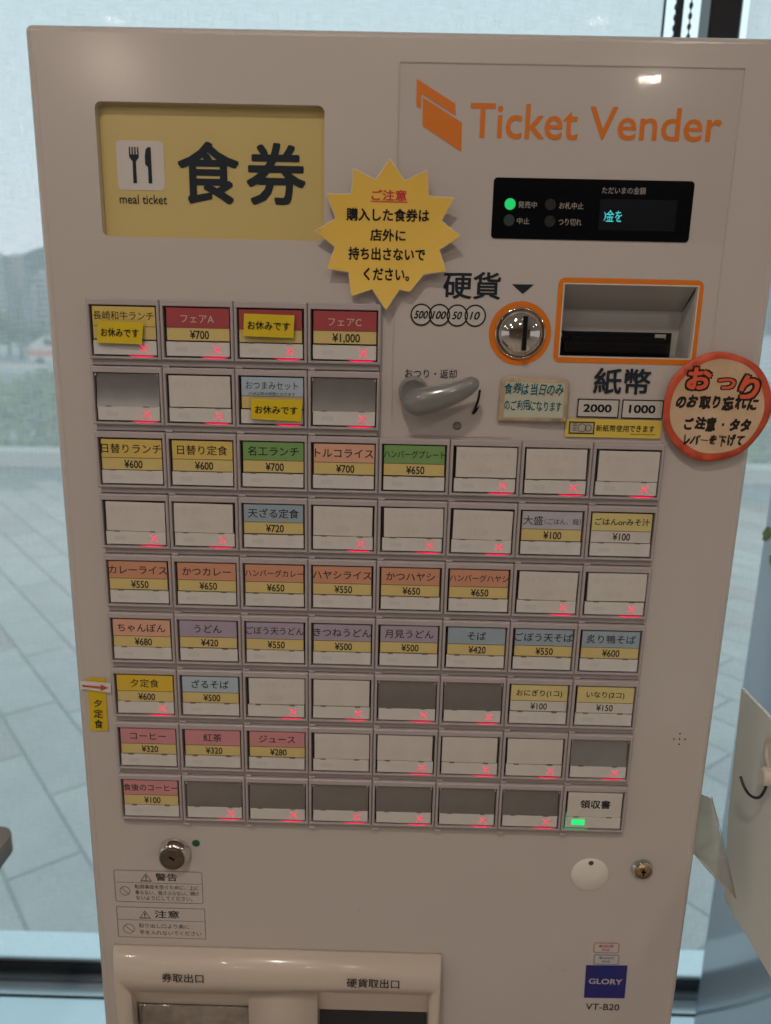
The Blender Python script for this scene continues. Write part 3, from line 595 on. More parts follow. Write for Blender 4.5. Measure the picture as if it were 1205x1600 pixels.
rows_ = [
 [('長崎和牛ランチ', 'Y', '', 1), ('フェアA', 'R', '¥700', 1), ('', 'R', '', 1), ('フェアC', 'R', '¥1,000', 1)],
 [(Gp, 0, 0, 1), (W, 0, '', 1), ('おつまみセット', 'SB', '', 2), (Gp, 0, 0, 1)],
 [('日替りランチ', 'Y', '¥600', 0), ('日替り定食', 'Y', '¥600', 0), ('名工ランチ', 'G', '¥700', 0), ('トルコライス', 'O', '¥700', 0), ('ハンバーグプレート', 'G', '¥650', 0), (W, 0, '¥620', 1), (W, 0, '¥700', 1), (W, 0, '', 1)],
 [(W, 0, '', 1), (W, 0, '¥600', 1), ('天ざる定食', 'S', '¥720', 0), (W, 0, '¥800', 1), (W, 0, '¥610', 1), (W, 0, '¥610', 1), ('大盛（ごはん、麺）', 'LG', '¥100', 0), ('ごはんorみそ汁', 'YL', '¥100', 0)],
 [('カレーライス', 'B', '¥550', 0), ('かつカレー', 'B', '¥650', 0), ('ハンバーグカレー', 'B', '¥650', 0), ('ハヤシライス', 'B', '¥550', 0), ('かつハヤシ', 'B', '¥650', 0), ('ハンバーグハヤシ', 'B', '¥650', 0), (W, 0, '¥610', 1), (W, 0, '¥610', 1)],
 [('ちゃんぽん', 'O', '¥680', 0), ('うどん', 'L', '¥420', 0), ('ごぼう天うどん', 'L', '¥550', 0), ('きつねうどん', 'L', '¥500', 0), ('月見うどん', 'L', '¥500', 0), ('そば', 'S', '¥420', 0), ('ごぼう天そば', 'S', '¥550', 0), ('炙り鴨そば', 'S', '¥600', 0)],
 [('夕定食', 'YS', '¥600', 1), ('ざるそば', 'SB', '¥500', 0), (W, 0, '¥800', 1), (W, 0, '', 1), (Gp, 0, 0, 1), (Gp, 0, 0, 1), ('おにぎり(1コ)', 'YL', '¥100', 0), ('いなり(2コ)', 'YL', '¥150', 0)],
 [('コーヒー', 'P', '¥320', 0), ('紅茶', 'P', '¥320', 0), ('ジュース', 'P', '¥280', 0), (W, 0, '', 0), (W, 0, '', 1), (W, 0, '', 1), (W, 0, '', 1), (Gp, 0, 0, 1)],
 [('食後のコーヒー', 'P', '¥100', 0)] + [(Gp, 0, 0, 1)] * 6 + [('領収書', 'RC', '', 0)]]
mm_ = .001
def shared(o, name, parent, dx, dz):
    c = o.copy(); COL.objects.link(c); c.name = name; c.parent = parent; return c
PROTO = {}
def part(key, name, make, m, parent, x, z):
    """mesh built once about the button's own corner, then copied"""
    if key not in PROTO:
        mb = make(); me = bpy.data.meshes.new(name); me.from_pydata(mb.v, [], mb.f); me.polygons.foreach_set('use_smooth', mb.sm); me.materials.append(m)
        bm = bmesh.new(); bm.from_mesh(me); bmesh.ops.recalc_face_normals(bm, faces=bm.faces); bm.to_mesh(me); bm.free(); PROTO[key] = me
    return link(name, PROTO[key], Vector((x, 0, z)), parent)
def fm(x): return x * mm_
def mk_bezel():
    o = [(fm(.25), fm(-40.3)), (fm(49.75), fm(-40.3)), (fm(49.75), 0), (fm(.25), 0)]; i = [(fm(2.3), fm(-38.3)), (fm(47.8), fm(-38.3)), (fm(47.8), fm(-4.3)), (fm(2.3), fm(-4.3))]
    L = lambda pts, y, d: [(x + d * (1 if x < .02 else -1), y, z + d * (1 if z < -.02 else -1)) for x, z in pts]
    return MB().loops([L(o, .0075, 0), L(o, .0008, 0), L(o, 0, .0008), L(i, 0, -.0004), L(i, .0005, 0), L(i, .0068, 0)])
def bb(*a, b=.0003): return lambda: MB().bbox(*[fm(v) for v in a[:2]], a[2], a[3], *[fm(v) for v in a[4:6]], b)
def mk_x():
    mb = MB(); h = .0026; w = .00052
    for s in (1, -1):
        pts = [(-h - w * .5, -h * s), (h - w * .5, h * s), (h + w * .9, h * s), (-h + w * .9, -h * s)]; mb.flat([(x + .0381, z - .0325) for x, z in pts], .0008 - (s + 1) * .00005)
    return mb
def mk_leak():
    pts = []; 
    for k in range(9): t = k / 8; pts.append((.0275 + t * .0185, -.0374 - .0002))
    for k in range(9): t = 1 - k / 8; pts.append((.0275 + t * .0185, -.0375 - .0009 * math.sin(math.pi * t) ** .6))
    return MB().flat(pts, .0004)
rng = random.Random(5)
for r, row in enumerate(rows_):
    nC = len(row); rail_r = gx(nC) - .001
    rail = MB().bbox(gx(0) + .0014, rail_r, .0026, .0072, gz(r + 1) + .0006, gz(r) - .0400, .0004)
    rail.box(gx(0) + .0016, rail_r - .0002, .0062, .0074, gz(r + 1) + .0006, gz(r) - .001)
    ro = rail.build('button_rail', RAILM, mach)
    tbm = MB()
    for c in range(1, nC): part('tab', 'rail_tab', lambda: MB().bbox(.0003, .0052, .0012, .004, .0002, .0017, .0003), LILAC, ro, gx(c), gz(r + 1))
    for c, (nm, ck, pr, lit) in enumerate(row):
        x, z = gx(c), gz(r); B = part('bez', 'button', mk_bezel, LILAC, mach, x, z)
        part('well', 'well', lambda: MB().box(fm(2.0), fm(48.1), .0058, .0066, fm(-38.7), fm(-4.0)), DARK, B, x, z)
        jx, jz = rng.uniform(-.35, .35) * mm_, rng.uniform(-.3, .3) * mm_
        if nm == Gp:
            lt = GREYP2 if (r < 2 or r == 7) else GREYP
            part('plate' + lt.name, 'bare_plate', lambda: MB().loops([[(fm(3.2), yy, fm(zz)), (fm(46.9), yy, fm(zz))] for zz, yy in ((-28, .0012), (-25, .0018), (-21, .0024), (-17, .0028), (-13, .0030), (-9, .0029), (-6.5, .0026), (-4.8, .0022))], True, closed=False), lt, B, x, z); tag(B, 'empty menu button showing bare dark grey plate')
            part('postl', 'clip', lambda: MB().bbox(fm(3.0), fm(4.2), .0005, .002, fm(-6.8), fm(-5.0), .0002).bbox(fm(45.9), fm(47.1), .0005, .002, fm(-6.8), fm(-5.0), .0002), LILAC, B, x, z)
        else:
            top = -4.9 - rng.uniform(0, .4)
            if ck and ck != 'RC':
                hd_b = -18.2 if pr != '' or ck in ('R', 'Y') else -17.5
                if ck == 'SB' and r == 1: hd_b = -18.6
                def mkh(): return MB().bbox(fm(4.0), fm(46.6), .0012, .0026, fm(hd_b), fm(-5.3), .00008)
                o = part('hd%s%.1f' % (ck, hd_b), 'card_header', mkh, CARD[ck], B, x + jx, z + jz)
                o.rotation_euler.y = 0
                pmx = WHITEP if ck == 'YL' else CARD['PR']
                o = part('pr' + pmx.name, 'price_band', lambda: MB().bbox(fm(4.0), fm(46.6), .0013, .0026, fm(-26.8), fm(-18.3), .00008), pmx, B, x + jx, z + jz)
                part('ul', 'card_line', lambda: MB().box(fm(4.0), fm(46.6), .00105, .0012, fm(-18.45), fm(-18.15)), mat('fine_line', (.16, .10, .05), .6), B, x + jx, z + jz)
                n_ = len(nm); lb = MB()
                inkc = mat('card_white_ink', (.72, .60, .55), .6) if ck == 'R' else INK
                if ck == 'YL':
                    line(lb, nm, x + .0253, z - .0117, .0058, .0011, bold=.014, maxw=.040)
                    line(lb, pr, x + .0255, z - .0225, .0076, .0012, bold=.016, wide=.82)
                else:
                    em = .0074 if n_ <= 6 else (.0068 if n_ == 7 else .0060)
                    if nm.startswith('大盛'):
                        line(lb, '大盛', x + .0045, z - .0120, .0074, .0011, bold=.002, left=True); line(lb, '（ごはん、麺）', x + .0197, z - .0125, .0048, .0011, left=True, maxw=.026)
                    elif r == 0 and nm: line(lb, nm, x + .0253, z - (.0122 if c else .0112), .0064 if c else .0062, .0011, bold=-.004 if c else .004, maxw=.041)
                    elif nm == 'おつまみセット': line(lb, nm, x + .0253, z - .0108, .0062, .0011, maxw=.036); line(lb, '17:45以降の時間となります', x + .0253, z - .0165, .0027, .0011, maxw=.035)
                    elif nm and r: line(lb, nm, x + .0253 + jx, z - .0118 + jz, em, .0011, bold=.008, maxw=.0428)
                    if pr: pb = MB(); line(pb, pr, x + .0262 + jx, z - .0227 + jz, .0080, .0012, bold=.018, wide=.80 if len(pr) < 5 else .86); pb.build('price_lettering', INK, B)
                if lb.v: lb.build('lettering', inkc if not (ck == 'R') else inkc, B)
                if ck == 'R' and pr: # dark price on the red cards
                    pass
                if nm: tag(B, {'Y': 'yellow', 'YS': 'bright yellow', 'YL': 'pale yellow', 'R': 'red', 'G': 'green', 'O': 'salmon', 'B': 'brown orange', 'L': 'lavender', 'S': 'slate blue', 'SB': 'light blue', 'LG': 'lilac grey', 'P': 'pink'}[ck] + ' menu button reading ' + nm + (' priced ' + pr if pr else ''))
            elif ck == 'RC':
                part('rc', 'card', lambda: MB().bbox(fm(4.2), fm(46.5), .0012, .0026, fm(-27.2), fm(-5.6), .00008), WHITEP, B, x, z)
                lb = MB(); line(lb, nm, x + .0258, z - .0160, .0082, .0011, bold=.026); lb.build('lettering', INK, B); tag(B, 'white receipt button reading 領収書 with a lit green lamp')
            else:
                kx = rng.choice((0, .6, -.4)); o = part('wc%.1f' % kx, 'card', lambda: MB().bbox(fm(4.0 + kx), fm(46.4 + kx), .0012, .0026, fm(-26.9), fm(-5.4), .00008), WHITEP, B, x, z + jz); o.rotation_euler.y = rng.uniform(-.013, .013)
                tag(B, 'blank menu button with a turned-over white card')
                if pr or r < 4:
                    lb = MB(); line(lb, rng.choice(('キツフライ定食', 'とんかつ定食', 'カキフライ')), x + .0253, z - .0115, .0058, .0011, mirror=True, maxw=.036)
                    if pr: line(lb, pr, x + .025, z - .0215, .0074, .0011, bold=.004, wide=.7, mirror=True)
                    lb.build('show_through_lettering', FAINT2, B)
        part('ws', 'status_strip', lambda: MB().bbox(fm(3.7), fm(46.8), .0010, .0026, fm(-37.1), fm(-27.6), .0001), WHITES, B, x, z)
        part('sh', 'catch', lambda: MB().bbox(fm(9.5), fm(13.5), .0006, .002, fm(-27.75), fm(-27.0), .0001).bbox(fm(35.5), fm(39.5), .0006, .002, fm(-27.75), fm(-27.0), .0001), mat('catch_grey', (.20, .17, .16), .4), B, x, z)
        if r < 6 or lit == 0:
            part('fr', 'faint_mark', lambda: MB().flat([(fm(9.6), fm(-34.2)), (fm(18), fm(-34.2)), (fm(18), fm(-30.9)), (fm(9.6), fm(-30.9))], .0009), FAINT, B, x, z)
        if lit:
            if lit == 1: part('x', 'cross_lamp', mk_x, REDL, B, x, z)
            part('lk', 'lamp_glow', mk_leak, REDG, B, x, z)
        elif ck == 'RC':
            part('gl', 'green_lamp', lambda: MB().flat(rrect(fm(8.2), fm(18.6), fm(-34.6), fm(-29.4), .0005, 3), .0008), GRNL, B, x, z)
            part('gk', 'lamp_glow', lambda: MB().flat([(fm(4), fm(-38.1)), (fm(19), fm(-38.1)), (fm(22), fm(-37.3)), (fm(4), fm(-37.3))], .0004).flat([(fm(3.1), fm(-37.8)), (fm(3.6), fm(-37.8)), (fm(3.6), fm(-24)), (fm(3.1), fm(-22))], .0004), GRNG, B, x, z)
        else:
            def mkfx():
                mb = mk_x(); mb.v = [(a, .0009, c2) for a, _, c2 in mb.v]; return mb
            part('fx', 'faint_cross', mkfx, FAINT, B, x, z)
        def mk_cover():
            z0, z1_, x0, x1_ = fm(-37.7), fm(-4.9), fm(2.9), fm(47.2)
            L = lambda d, y: [(x0 + d, y, z0 + d), (x1_ - d, y, z0 + d), (x1_ - d, y, z1_ - d), (x0 + d, y, z1_ - d)]
            return MB().loops([L(0, .0035), L(0, .0001), L(.0005, -.0005)], False, False, True)
        part('cv', 'clear_cap', mk_cover, COVER, B, x, z)

# --- speaker holes, dot, lock, warning labels
mb = MB()
for px, py in ((1062.4, 1146), (1053, 1154.4), (1061.7, 1154.4), (1070.3, 1154.8), (1060.9, 1162.6)): p = at(px, py); mb.flat(circ(p.x, p.z, .0007, 12), yp)
mb.build('speaker_holes', mat('slot_black', (0, 0, 0)), mach)
p = at(306.5, 1317.3); MB().flat(circ(p.x, p.z, .0032, 24), yp).build('green_dot', mat('green_sticker', (.005, .11, .045), .5), mach)
def lock(px, py, r, rc, out_, name):
    p = at(px, py); L = MB().lathe((p.x, p.z), [(r, PY), (r, PY - out_ * .18), (r * .97, PY - out_ * .35), (r * .86, PY - out_ * .62), (rc * 1.08, PY - out_), (rc * 1.02, PY - out_ * .95), (rc, PY - out_ * .80), (.0002, PY - out_ * .80)], 56).build(name, CHROME, mach)
    return L, p
L, p = lock(273.5, 1331.5, .0132, .0097, .0085, 'lock')
MB().lathe((p.x, p.z), [(.0096, PY - .0066), (.0096, PY - .0088), (.0090, PY - .0092), (.0002, PY - .0093)], 40).build('lock_core', mat('lock_face', (.20, .155, .12), .4, .8, var=(200, .3)), L)
mb = MB().box(-.0025, .0025, PY - .0097, PY - .0091, -.00075, .00075); a_ = math.radians(-38); mb.v = [(p.x + x * math.cos(a_) - z * math.sin(a_), y, p.z + .0012 + x * math.sin(a_) + z * math.cos(a_)) for x, y, z in mb.v]; mb.build('keyhole', mat('slot_black', (0, 0, 0)), L)
L, p = lock(1003, 1357, .0090, .0066, .004, 'lock')
MB().lathe((p.x, p.z), [(.0066, PY - .0030), (.0065, PY - .0044), (.0002, PY - .0046)], 36).build('lock_core', mat('brass_face', (.42, .30, .18), .3, .9), L)
MB().box(p.x - .0005, p.x + .0005, PY - .0050, PY - .0045, p.z - .0034, p.z + .0030).box(p.x - .0018, p.x + .0018, PY - .0051, PY - .0046, p.z - .0006, p.z + .0010).build('keyhole', mat('slot_black', (0, 0, 0)), L)
# white plate disc
p = at(921.7, 1366); dc = MB().lathe((p.x, p.z), [(.0150, PY), (.0150, PY - .0008), (.0146, PY - .0012), (.0002, PY - .0013)], 56).build('round_cover_disc', mat('white_disc', (.78, .74, .70), .5), mach)
q = at(923.7, 1348.5, PY - .0014); MB().flat(circ(q.x, q.z, .0021, 20), PY - .0015).build('disc_hole', mat('brown_hole', (.09, .06, .04), .6), dc)
def warn(box, div, tri, title, tb_, circ_, lines, rd, name):
    k = pxbox(*box, PY); y = yp; mb = MB(); fn_ = (lambda e: rrect(k[0] + e, k[1] - e, k[2] + e, k[3] - e, max(.0002, rd - e)))
    mb.ring(fn_(0), fn_(.00035), y); zd = at((box[0] + box[2]) / 2, div).z; mb.flat([(k[0] + .0002, zd - .00015), (k[1] - .0002, zd - .00015), (k[1] - .0002, zd + .00015), (k[0] + .0002, zd + .00015)], y)
    t = at(*tri); s = .0047
    def T(s_): return [(t.x - s_, t.z - s_ * .75), (t.x + s_, t.z - s_ * .75), (t.x, t.z + s_ * .9)]
    mb.ring(T(s), T(s * .80), y); mb.flat([(t.x - .00035, t.z - .0012), (t.x + .00035, t.z - .0012), (t.x + .0005, t.z + .0018), (t.x - .0005, t.z + .0018)], y); mb.flat([(t.x - .0004, t.z - .0026), (t.x + .0004, t.z - .0026), (t.x + .0004, t.z - .0018), (t.x - .0004, t.z - .0018)], y)
    c = at(circ_[0], circ_[1]); r = circ_[2]; mb.ring(circ(c.x, c.z, r), circ(c.x, c.z, r - .0004), y); stroke(mb, [(c.x - r * .66, c.z + r * .66), (c.x + r * .66, c.z - r * .66)], .0004, y)
    o = mb.build(name, mat('warning_grey', (.055, .05, .045), .5), mach); t2 = MB(); pxtext(t2, title, tb_, y, bold=.012)
    for s_, bx in lines: pxtext(t2, s_, bx, y, bold=.0)
    t2.build('lettering', mat('warning_grey', (0, 0, 0)), o)
warn((179.5, 1359, 316.8, 1411.5), 1379.6, (228.3, 1371), '警告', (243, 1364.5, 277, 1377), (195.6, 1391.6, .0043), [('転倒事故を防ぐために、上に', (210.6, 1382, 310.2, 1391)), ('乗らない、揺さぶらない、傾け', (211.5, 1391, 311, 1400)), ('ないようにしてください。', (212.7, 1399.5, 301, 1408))], .0018, 'warning_label')
warn((183.7, 1416.5, 321, 1466.7), 1438, (226.7, 1429), '注意', (241.6, 1422.5, 280.3, 1435), (201.8, 1450.5, .0048), [('取り出し口より奥に', (217, 1443, 295.7, 1451.5)), ('手を入れないでください', (218.4, 1453.5, 314.4, 1462.5))], .0003, 'warning_label')
# small badges and maker's plate
for bx, cl, t1, t2_ in (((927.7, 1472.3, 967, 1488.8), (.50, .03, .10), '新紙幣', '対応'), ((927.7, 1491, 967, 1507), (.02, .16, .28), '新500円', '対応')):
    k = pxbox(*bx, PY); y = yp; mt = mat('badge%.2f' % cl[0], cl, .5)
    o = MB().flat(rrect(*k, .0016), y).build('badge', mat('badge_paper', (.56, .52, .50), .5), mach); mb = MB().ring(rrect(*k, .0016), rrect(k[0] + .0005, k[1] - .0005, k[2] + .0005, k[3] - .0005, .0012), y - .0001)
    m_ = (k[2] + k[3]) / 2; cxx = (k[0] + k[1]) / 2; put(mb, t1, cxx - .0062, cxx + .0062, m_ + .0003, m_ + .0030, y - .0001, bold=.01); put(mb, t2_, cxx - .0035, cxx + .0035, m_ - .0032, m_ - .0006, y - .0001, bold=.01); mb.build('lettering', mt, o)
pts = quad_px([(916, 1508), (980.5, 1508.6), (975.8, 1559.3), (912.6, 1558.2)]); o = slab(pts, yp - .0002, PY).build('maker_plate', mat('deep_blue', (.012, .014, .19), .35), mach)
mb = MB(); pxtext(mb, 'GLORY', (920, 1529, 972.5, 1538.5), yp - .0004, bold=.02); mb.build('lettering', mat('silver_print', (.50, .47, .47), .4), o)
mb = MB(); pxtext(mb, 'VT-B20', (915.3, 1568, 968, 1579), yp, bold=.006); mb.build('lettering', INK, mach)

SC = mat('scuff', (.40, .35, .32), .6)
for P_ in ([(857, 1511), (861, 1513), (864, 1512.5)], [(876, 1514), (881, 1516), (884, 1515)], [(293, 1309), (296, 1311)], [(560, 1420), (563, 1424)]):
    stroke(MB(), quad_px(P_), .0005, PY - .0002).build('scuff_mark', SC, mach)
# --- delivery chutes
cx0, cx1 = -.2262, .0510; zt = .9375; zb = .80; pf_ = []
for k in range(13): t = k / 12 * math.pi / 2; pf_.append((PY - .0175 * math.sin(t), zt - .0175 * (1 - math.cos(t)) - .0005))
pf_ += [(PY - .0185, zt - .035), (PY - .0185, zt - .06), (PY - .0165, zb), (PY + .002, zb)]
ls = []
for x, ins_ in ((cx0, .0), (cx0 + .0015, 1), (cx1 - .0015, 1), (cx1, 0)):
    ls.append([(x + (.30 * (PY - y) if x < -.1 else -.08 * (PY - y)), PY + (y - PY) * (.94 if not ins_ else 1) , z - (.0012 if not ins_ and y < PY else 0)) for y, z in pf_])
ch = MB().loops(ls, True, True, True).build('chute_housing', BEIGE, mach)
yc = PY - .0185
def ob(x0, x1, ytop, ydark):
    a_ = at(x0, ytop, yc); b2 = at(x1, ytop, yc); return a_.x, b2.x, (at((x0 + x1) / 2, ytop, yc).z), at((x0 + x1) / 2, ydark, PY - .006).z
A_ = ob(205, 388, 1553, 1569); B_ = ob(496, 671, 1553, 1579)
cut = MB()
for q in (A_, B_):
    x0, x1, zz, zd = q; prof_ = [(yc - .01, zz + .0012), (yc + .0008, zz), (yc + .004, zz - .004), (PY - .006, zd), (PY - .002, zd - .001), (PY - .002, zb + .01), (yc - .01, zb + .01)]
    cut.loops([[(x0, y, z) for y, z in prof_], [(x1, y, z) for y, z in prof_]], False, True, True)
co = cut.build('cutter', BEIGE); bpy.context.view_layer.update(); boolean(ch, co)
MB().bbox(A_[0] + .001, A_[1] - .001, PY - .0075, PY - .0035, zb + .012, A_[3] - .0003, .0006).build('ticket_flap', mat('steel_flap', (.62, .57, .53), .14, 1.0, bump=(22, .8, .004), var=(28, .55)), ch)
MB().bbox(B_[0] + .001, B_[1] - .001, PY - .0055, PY - .0030, zb + .012, B_[3] - .0003, .0005).build('coin_flap', mat('smoked_flap', (.012, .013, .02), .08), ch)
mb = MB(); pxtext(mb, '券取出口', (252.6, 1520.8, 318, 1536.3), yc - .0003, bold=.006); pxtext(mb, '硬貨取出口', (541.7, 1528.8, 624, 1545), yc - .0003, bold=.006); mb.build('lettering', INK, ch)

# ================================================================== PAPERS STUCK ON THE MACHINE
def s8(pts): return [(480 + x / 4.635, 240 + y / 4.635) for x, y in pts]
STAR = s8([(600, 38), (708, 195), (868, 125), (885, 310), (1065, 328), (975, 490), (1115, 605), (960, 700), (1008, 858), (845, 880), (745, 1005), (670, 990), (572, 1140), (470, 985), (320, 1038), (298, 862), (138, 838), (200, 680), (55, 565), (205, 470), (138, 295), (318, 290), (335, 108), (495, 188)])
sp = quad_px(STAR, PY - .005); scx = sum(p[0] for p in sp) / 24; scz = sum(p[1] for p in sp) / 24
def sfn(x, z):
    dx, dz = x - scx, z - scz; r = math.hypot(dx, dz) / .047; return PY - .0050 - .0070 * max(0, r - .45) ** 1.6 - (.004 * max(0, dx / .047) * max(0, r - .4))
st = thing('star_notice', (scx, PY - .005, scz), 'yellow starburst paper notice taped beside the meal ticket sign', 'notice')
def shrink(pts, e):
    out_ = []
    for i, p in enumerate(pts):
        a_, b2 = Vector(pts[i - 1]), Vector(pts[(i + 1) % len(pts)]); p = Vector(p); e1 = (p - a_).normalized(); e2 = (b2 - p).normalized(); n1 = Vector((e1.y, -e1.x)); n2 = Vector((e2.y, -e2.x)); bis = (n1 + n2); k = e / max(.35, bis.length ** 2 / 2) ; q = p + bis * k * .5 * 1.6; out_.append((q.x, q.y))
    return out_
sh1 = shrink(sp, .0005)
# choose the direction that really shrinks
area = lambda P: abs(sum(P[i - 1][0] * P[i][1] - P[i][0] * P[i - 1][1] for i in range(len(P))))
if area(sh1) > area(sp): sh1 = shrink(sp, -.0005)
pap = sheet(sp, sfn, .004).build('paper', mat('white_card', (.74, .68, .62), .6), st); so = pap.modifiers.new('thickness', 'SOLIDIFY'); so.thickness = .0004; so.offset = 1 if False else 0
sheet(sh1, lambda x, z: sfn(x, z) - .0004, .004).build('yellow_print', mat('star_yellow', (.86, .56, .09), .5, var=(20, .07)), st)
mb = MB()
def st_text(mb, s, bx, bold):
    b8 = s8([(bx[0], bx[1]), (bx[2], bx[3])]); k = pxbox(b8[0][0], b8[0][1], b8[1][0], b8[1][1], PY - .0045); put(mb, s, *k, -.0006, bold=bold, fn=sfn); return k
for s, bx in (('購入した食券は', (285, 392, 885, 500)), ('店外に', (457, 545, 714, 640)), ('持ち出さないで', (300, 675, 855, 782)), ('ください。', (410, 826, 740, 926))): st_text(mb, s, bx, .030)
mb.build('lettering', INK, st); mb = MB(); k = st_text(mb, 'ご注意', (466, 262, 722, 346), .030); mb.build('lettering', REDI, st)
mb = MB(); stroke(mb, [(k[0] - .0005, k[2] - .0006), (k[1] + .0005, k[2] - .0006)], .0006, -.0006, sfn); mb.build('underline', REDI, st)

# round hand-lettered notice
def s5(pts): return [(1025 + x / 6.694, 540 + y / 6.694) for x, y in pts]
rc = at(1119.9, 636.4, PY - .006); RR = .0369
def rfn(x, z): dx, dz = x - rc.x, z - rc.z; r = math.hypot(dx, dz) / RR; return PY - .0040 - .0022 * r * r
rn = thing('round_notice', tuple(rc), 'round hand-painted paper notice with a red rim at the machine edge', 'notice')
wob = lambda a, s_: 1 + .012 * math.sin(3 * a + s_) + .008 * math.sin(7 * a + 2 * s_)
oc = [(rc.x + RR * math.cos(a) * wob(a, 1) * 1.0, rc.z + RR * 1.015 * math.sin(a) * wob(a, 1)) for a in [2 * math.pi * i / 72 for i in range(72)]]
ic = [(rc.x + .0003 + (RR - .0048) * math.cos(a) * wob(a, 4), rc.z + (RR - .0046) * math.sin(a) * wob(a, 4)) for a in [2 * math.pi * i / 72 for i in range(72)]]
p_ = sheet(oc, rfn, .005).build('rim', mat('painted_red', (.72, .115, .045), .5, var=(60, .15, (.50, .06, .025))), rn); so = p_.modifiers.new('thickness', 'SOLIDIFY'); so.thickness = .0009; so.offset = 0
sheet(ic, lambda x, z: rfn(x, z) - .0008, .004).build('face', mat('tan_card', (.70, .52, .35), .6, var=(45, .12, (.58, .38, .22))), rn)
def r_text(mb, s, bx, bold, fnm, dy, seed, sz=None):
    b5 = s5([(bx[0], bx[1]), (bx[2], bx[3])]); k = pxbox(b5[0][0], b5[0][1], b5[1][0], b5[1][1], PY - .006); fnm(mb, s, *k, dy, bold=bold, fn=rfn, seed=seed) if fnm is hand else put(mb, s, *k, dy, bold=bold, fn=rfn); return k
big = (('お', (305, 205, 600, 485), -.02), ('つ', (630, 325, 850, 475), -.1), ('り', (855, 300, 1095, 595), -.25))
mb = MB(); mr_ = MB()
for s, bx, ro_ in big:
    b5 = s5([(bx[0], bx[1]), (bx[2], bx[3])]); k = pxbox(b5[0][0], b5[0][1], b5[1][0], b5[1][1], PY - .006)
    put(mb, s, *k, -.0010, bold=.115, fn=rfn, rot=ro_); put(mb, s, *k, -.0010, bold=.085, gref=.115, fn=rfn, rot=ro_); put(mr_, s, *k, -.0013, bold=.040, gref=.115, fn=rfn, rot=ro_); put(mr_, s, *k, -.00131, bold=.0, gref=.115, fn=rfn, rot=ro_)
mb.build('lettering', MARK, rn); mr_.build('lettering_fill', mat('marker_red', (.78, .12, .05), .5), rn)
mb = MB()
for i, (s, bx) in enumerate((('のお取り忘れに', (205, 505, 1075, 690)), ('ご注意・タタ', (290, 740, 1000, 905)), ('レバーを下げて', (275, 920, 925, 1060)))): r_text(mb, s, bx, .062, hand, -.0010, i + 3)
mb.build('lettering', MARK, rn)

# small handwritten note
npx = [(783, 597), (785, 592), (797, 588), (840, 590.5), (886, 592.8), (889, 600), (887, 628), (884, 658.5), (850, 659), (777, 658), (780, 628)]
npt = quad_px(npx, PY - .003); nc = (sum(p[0] for p in npt) / len(npt), sum(p[1] for p in npt) / len(npt))
def nfn(x, z): return PY - .0030 - .0012 * math.sin((x - nc[0]) * 60) - .18 * max(0, nc[1] - z - .006) * .4
nt_ = thing('handwritten_note', (nc[0], PY - .003, nc[1]), 'small tan-edged note in teal handwriting below the coin slot', 'notice')
p_ = sheet(npt, nfn, .004).build('card', mat('tan_torn_card', (.52, .40, .27), .6, var=(80, .25)), nt_); so = p_.modifiers.new('t', 'SOLIDIFY'); so.thickness = .0007; so.offset = 0
inn = quad_px([(791, 596.5), (882, 599), (878, 652.5), (787, 652)], PY - .003); sheet(inn, lambda x, z: nfn(x, z) - .0006, .004).build('paper', mat('pale_green_paper', (.52, .54, .43), .6, var=(50, .1)), nt_)
mb = MB(); hand(mb, '食券は当日のみ', *pxbox(788.6, 597, 880, 618, PY - .003), -.0008, bold=.024, fn=nfn, seed=4); hand(mb, 'のご利用になります', *pxbox(787.4, 624, 877.5, 643, PY - .003), -.0008, bold=.020, fn=nfn, seed=9); mb.build('lettering', TEALI, nt_)
mb = MB()
for px in (838.5, 850, 862, 873):
    q = at(px, 617.5, PY - .003); mb.add([(q.x + a_ * .0005, nfn(q.x, q.z) - .0008, q.z + b2 * .0005) for a_, b2 in ((-1, -1), (1, -1), (1, 1), (-1, 1))], [(0, 1, 2, 3)])
mb.build('emphasis_dots', mat('marker_red', (0, 0, 0)), nt_)

# yellow new-banknote sticker
k = pxbox(882.7, 653.5, 1032, 685, PY); o = slab(rrect(*k, .0014), PY - .0017, PY - .0013); ns = thing('banknote_sticker', ((k[0] + k[1]) / 2, PY - .002, (k[2] + k[3]) / 2), 'long yellow sticker with a banknote picture under the 2000 and 1000 boxes', 'sticker')
o.build('sticker_face', mat('sticker_yellow', (.74, .56, .09), .4), ns); y = PY - .0019
b4 = pxbox(888, 657.8, 928, 678, PY); mb = MB().ring([(b4[0], b4[2]), (b4[1], b4[2]), (b4[1], b4[3]), (b4[0], b4[3])], [(b4[0] + .0009, b4[2] + .0009), (b4[1] - .0009, b4[2] + .0009), (b4[1] - .0009, b4[3] - .0009), (b4[0] + .0009, b4[3] - .0009)], y)
cxx, czz = (b4[0] + b4[1]) / 2, (b4[2] + b4[3]) / 2
for q_, rr_ in ((.0002, .0030), (.0046, .0024)): mb.ring(circ(cxx + q_, czz, rr_, 20), circ(cxx + q_, czz, rr_ - .0004, 20), y - .0001)
for q_ in (-.0018, -.0004, .0012, .0024): mb.box(cxx - .0062, cxx - .0034, y - .0001, y, czz + q_, czz + q_ + .0005)
mb.build('banknote_picture', mat('brown_ink', (.05, .03, .01), .5), ns); MB().flat([(b4[0] + .0008, b4[2] + .0008), (b4[1] - .0008, b4[2] + .0008), (b4[1] - .0008, b4[3] - .0008), (b4[0] + .0008, b4[3] - .0008)], y + .0001).build('banknote_ground', mat('note_pale', (.45, .42, .34), .5), ns)
mb = MB(); pxtext(mb, '新紙幣使用', (931.5, 663.5, 982.5, 675.2), y, bold=.012); pxtext(mb, 'できます', (983.5, 664.5, 1023, 675.8), y, bold=.022)
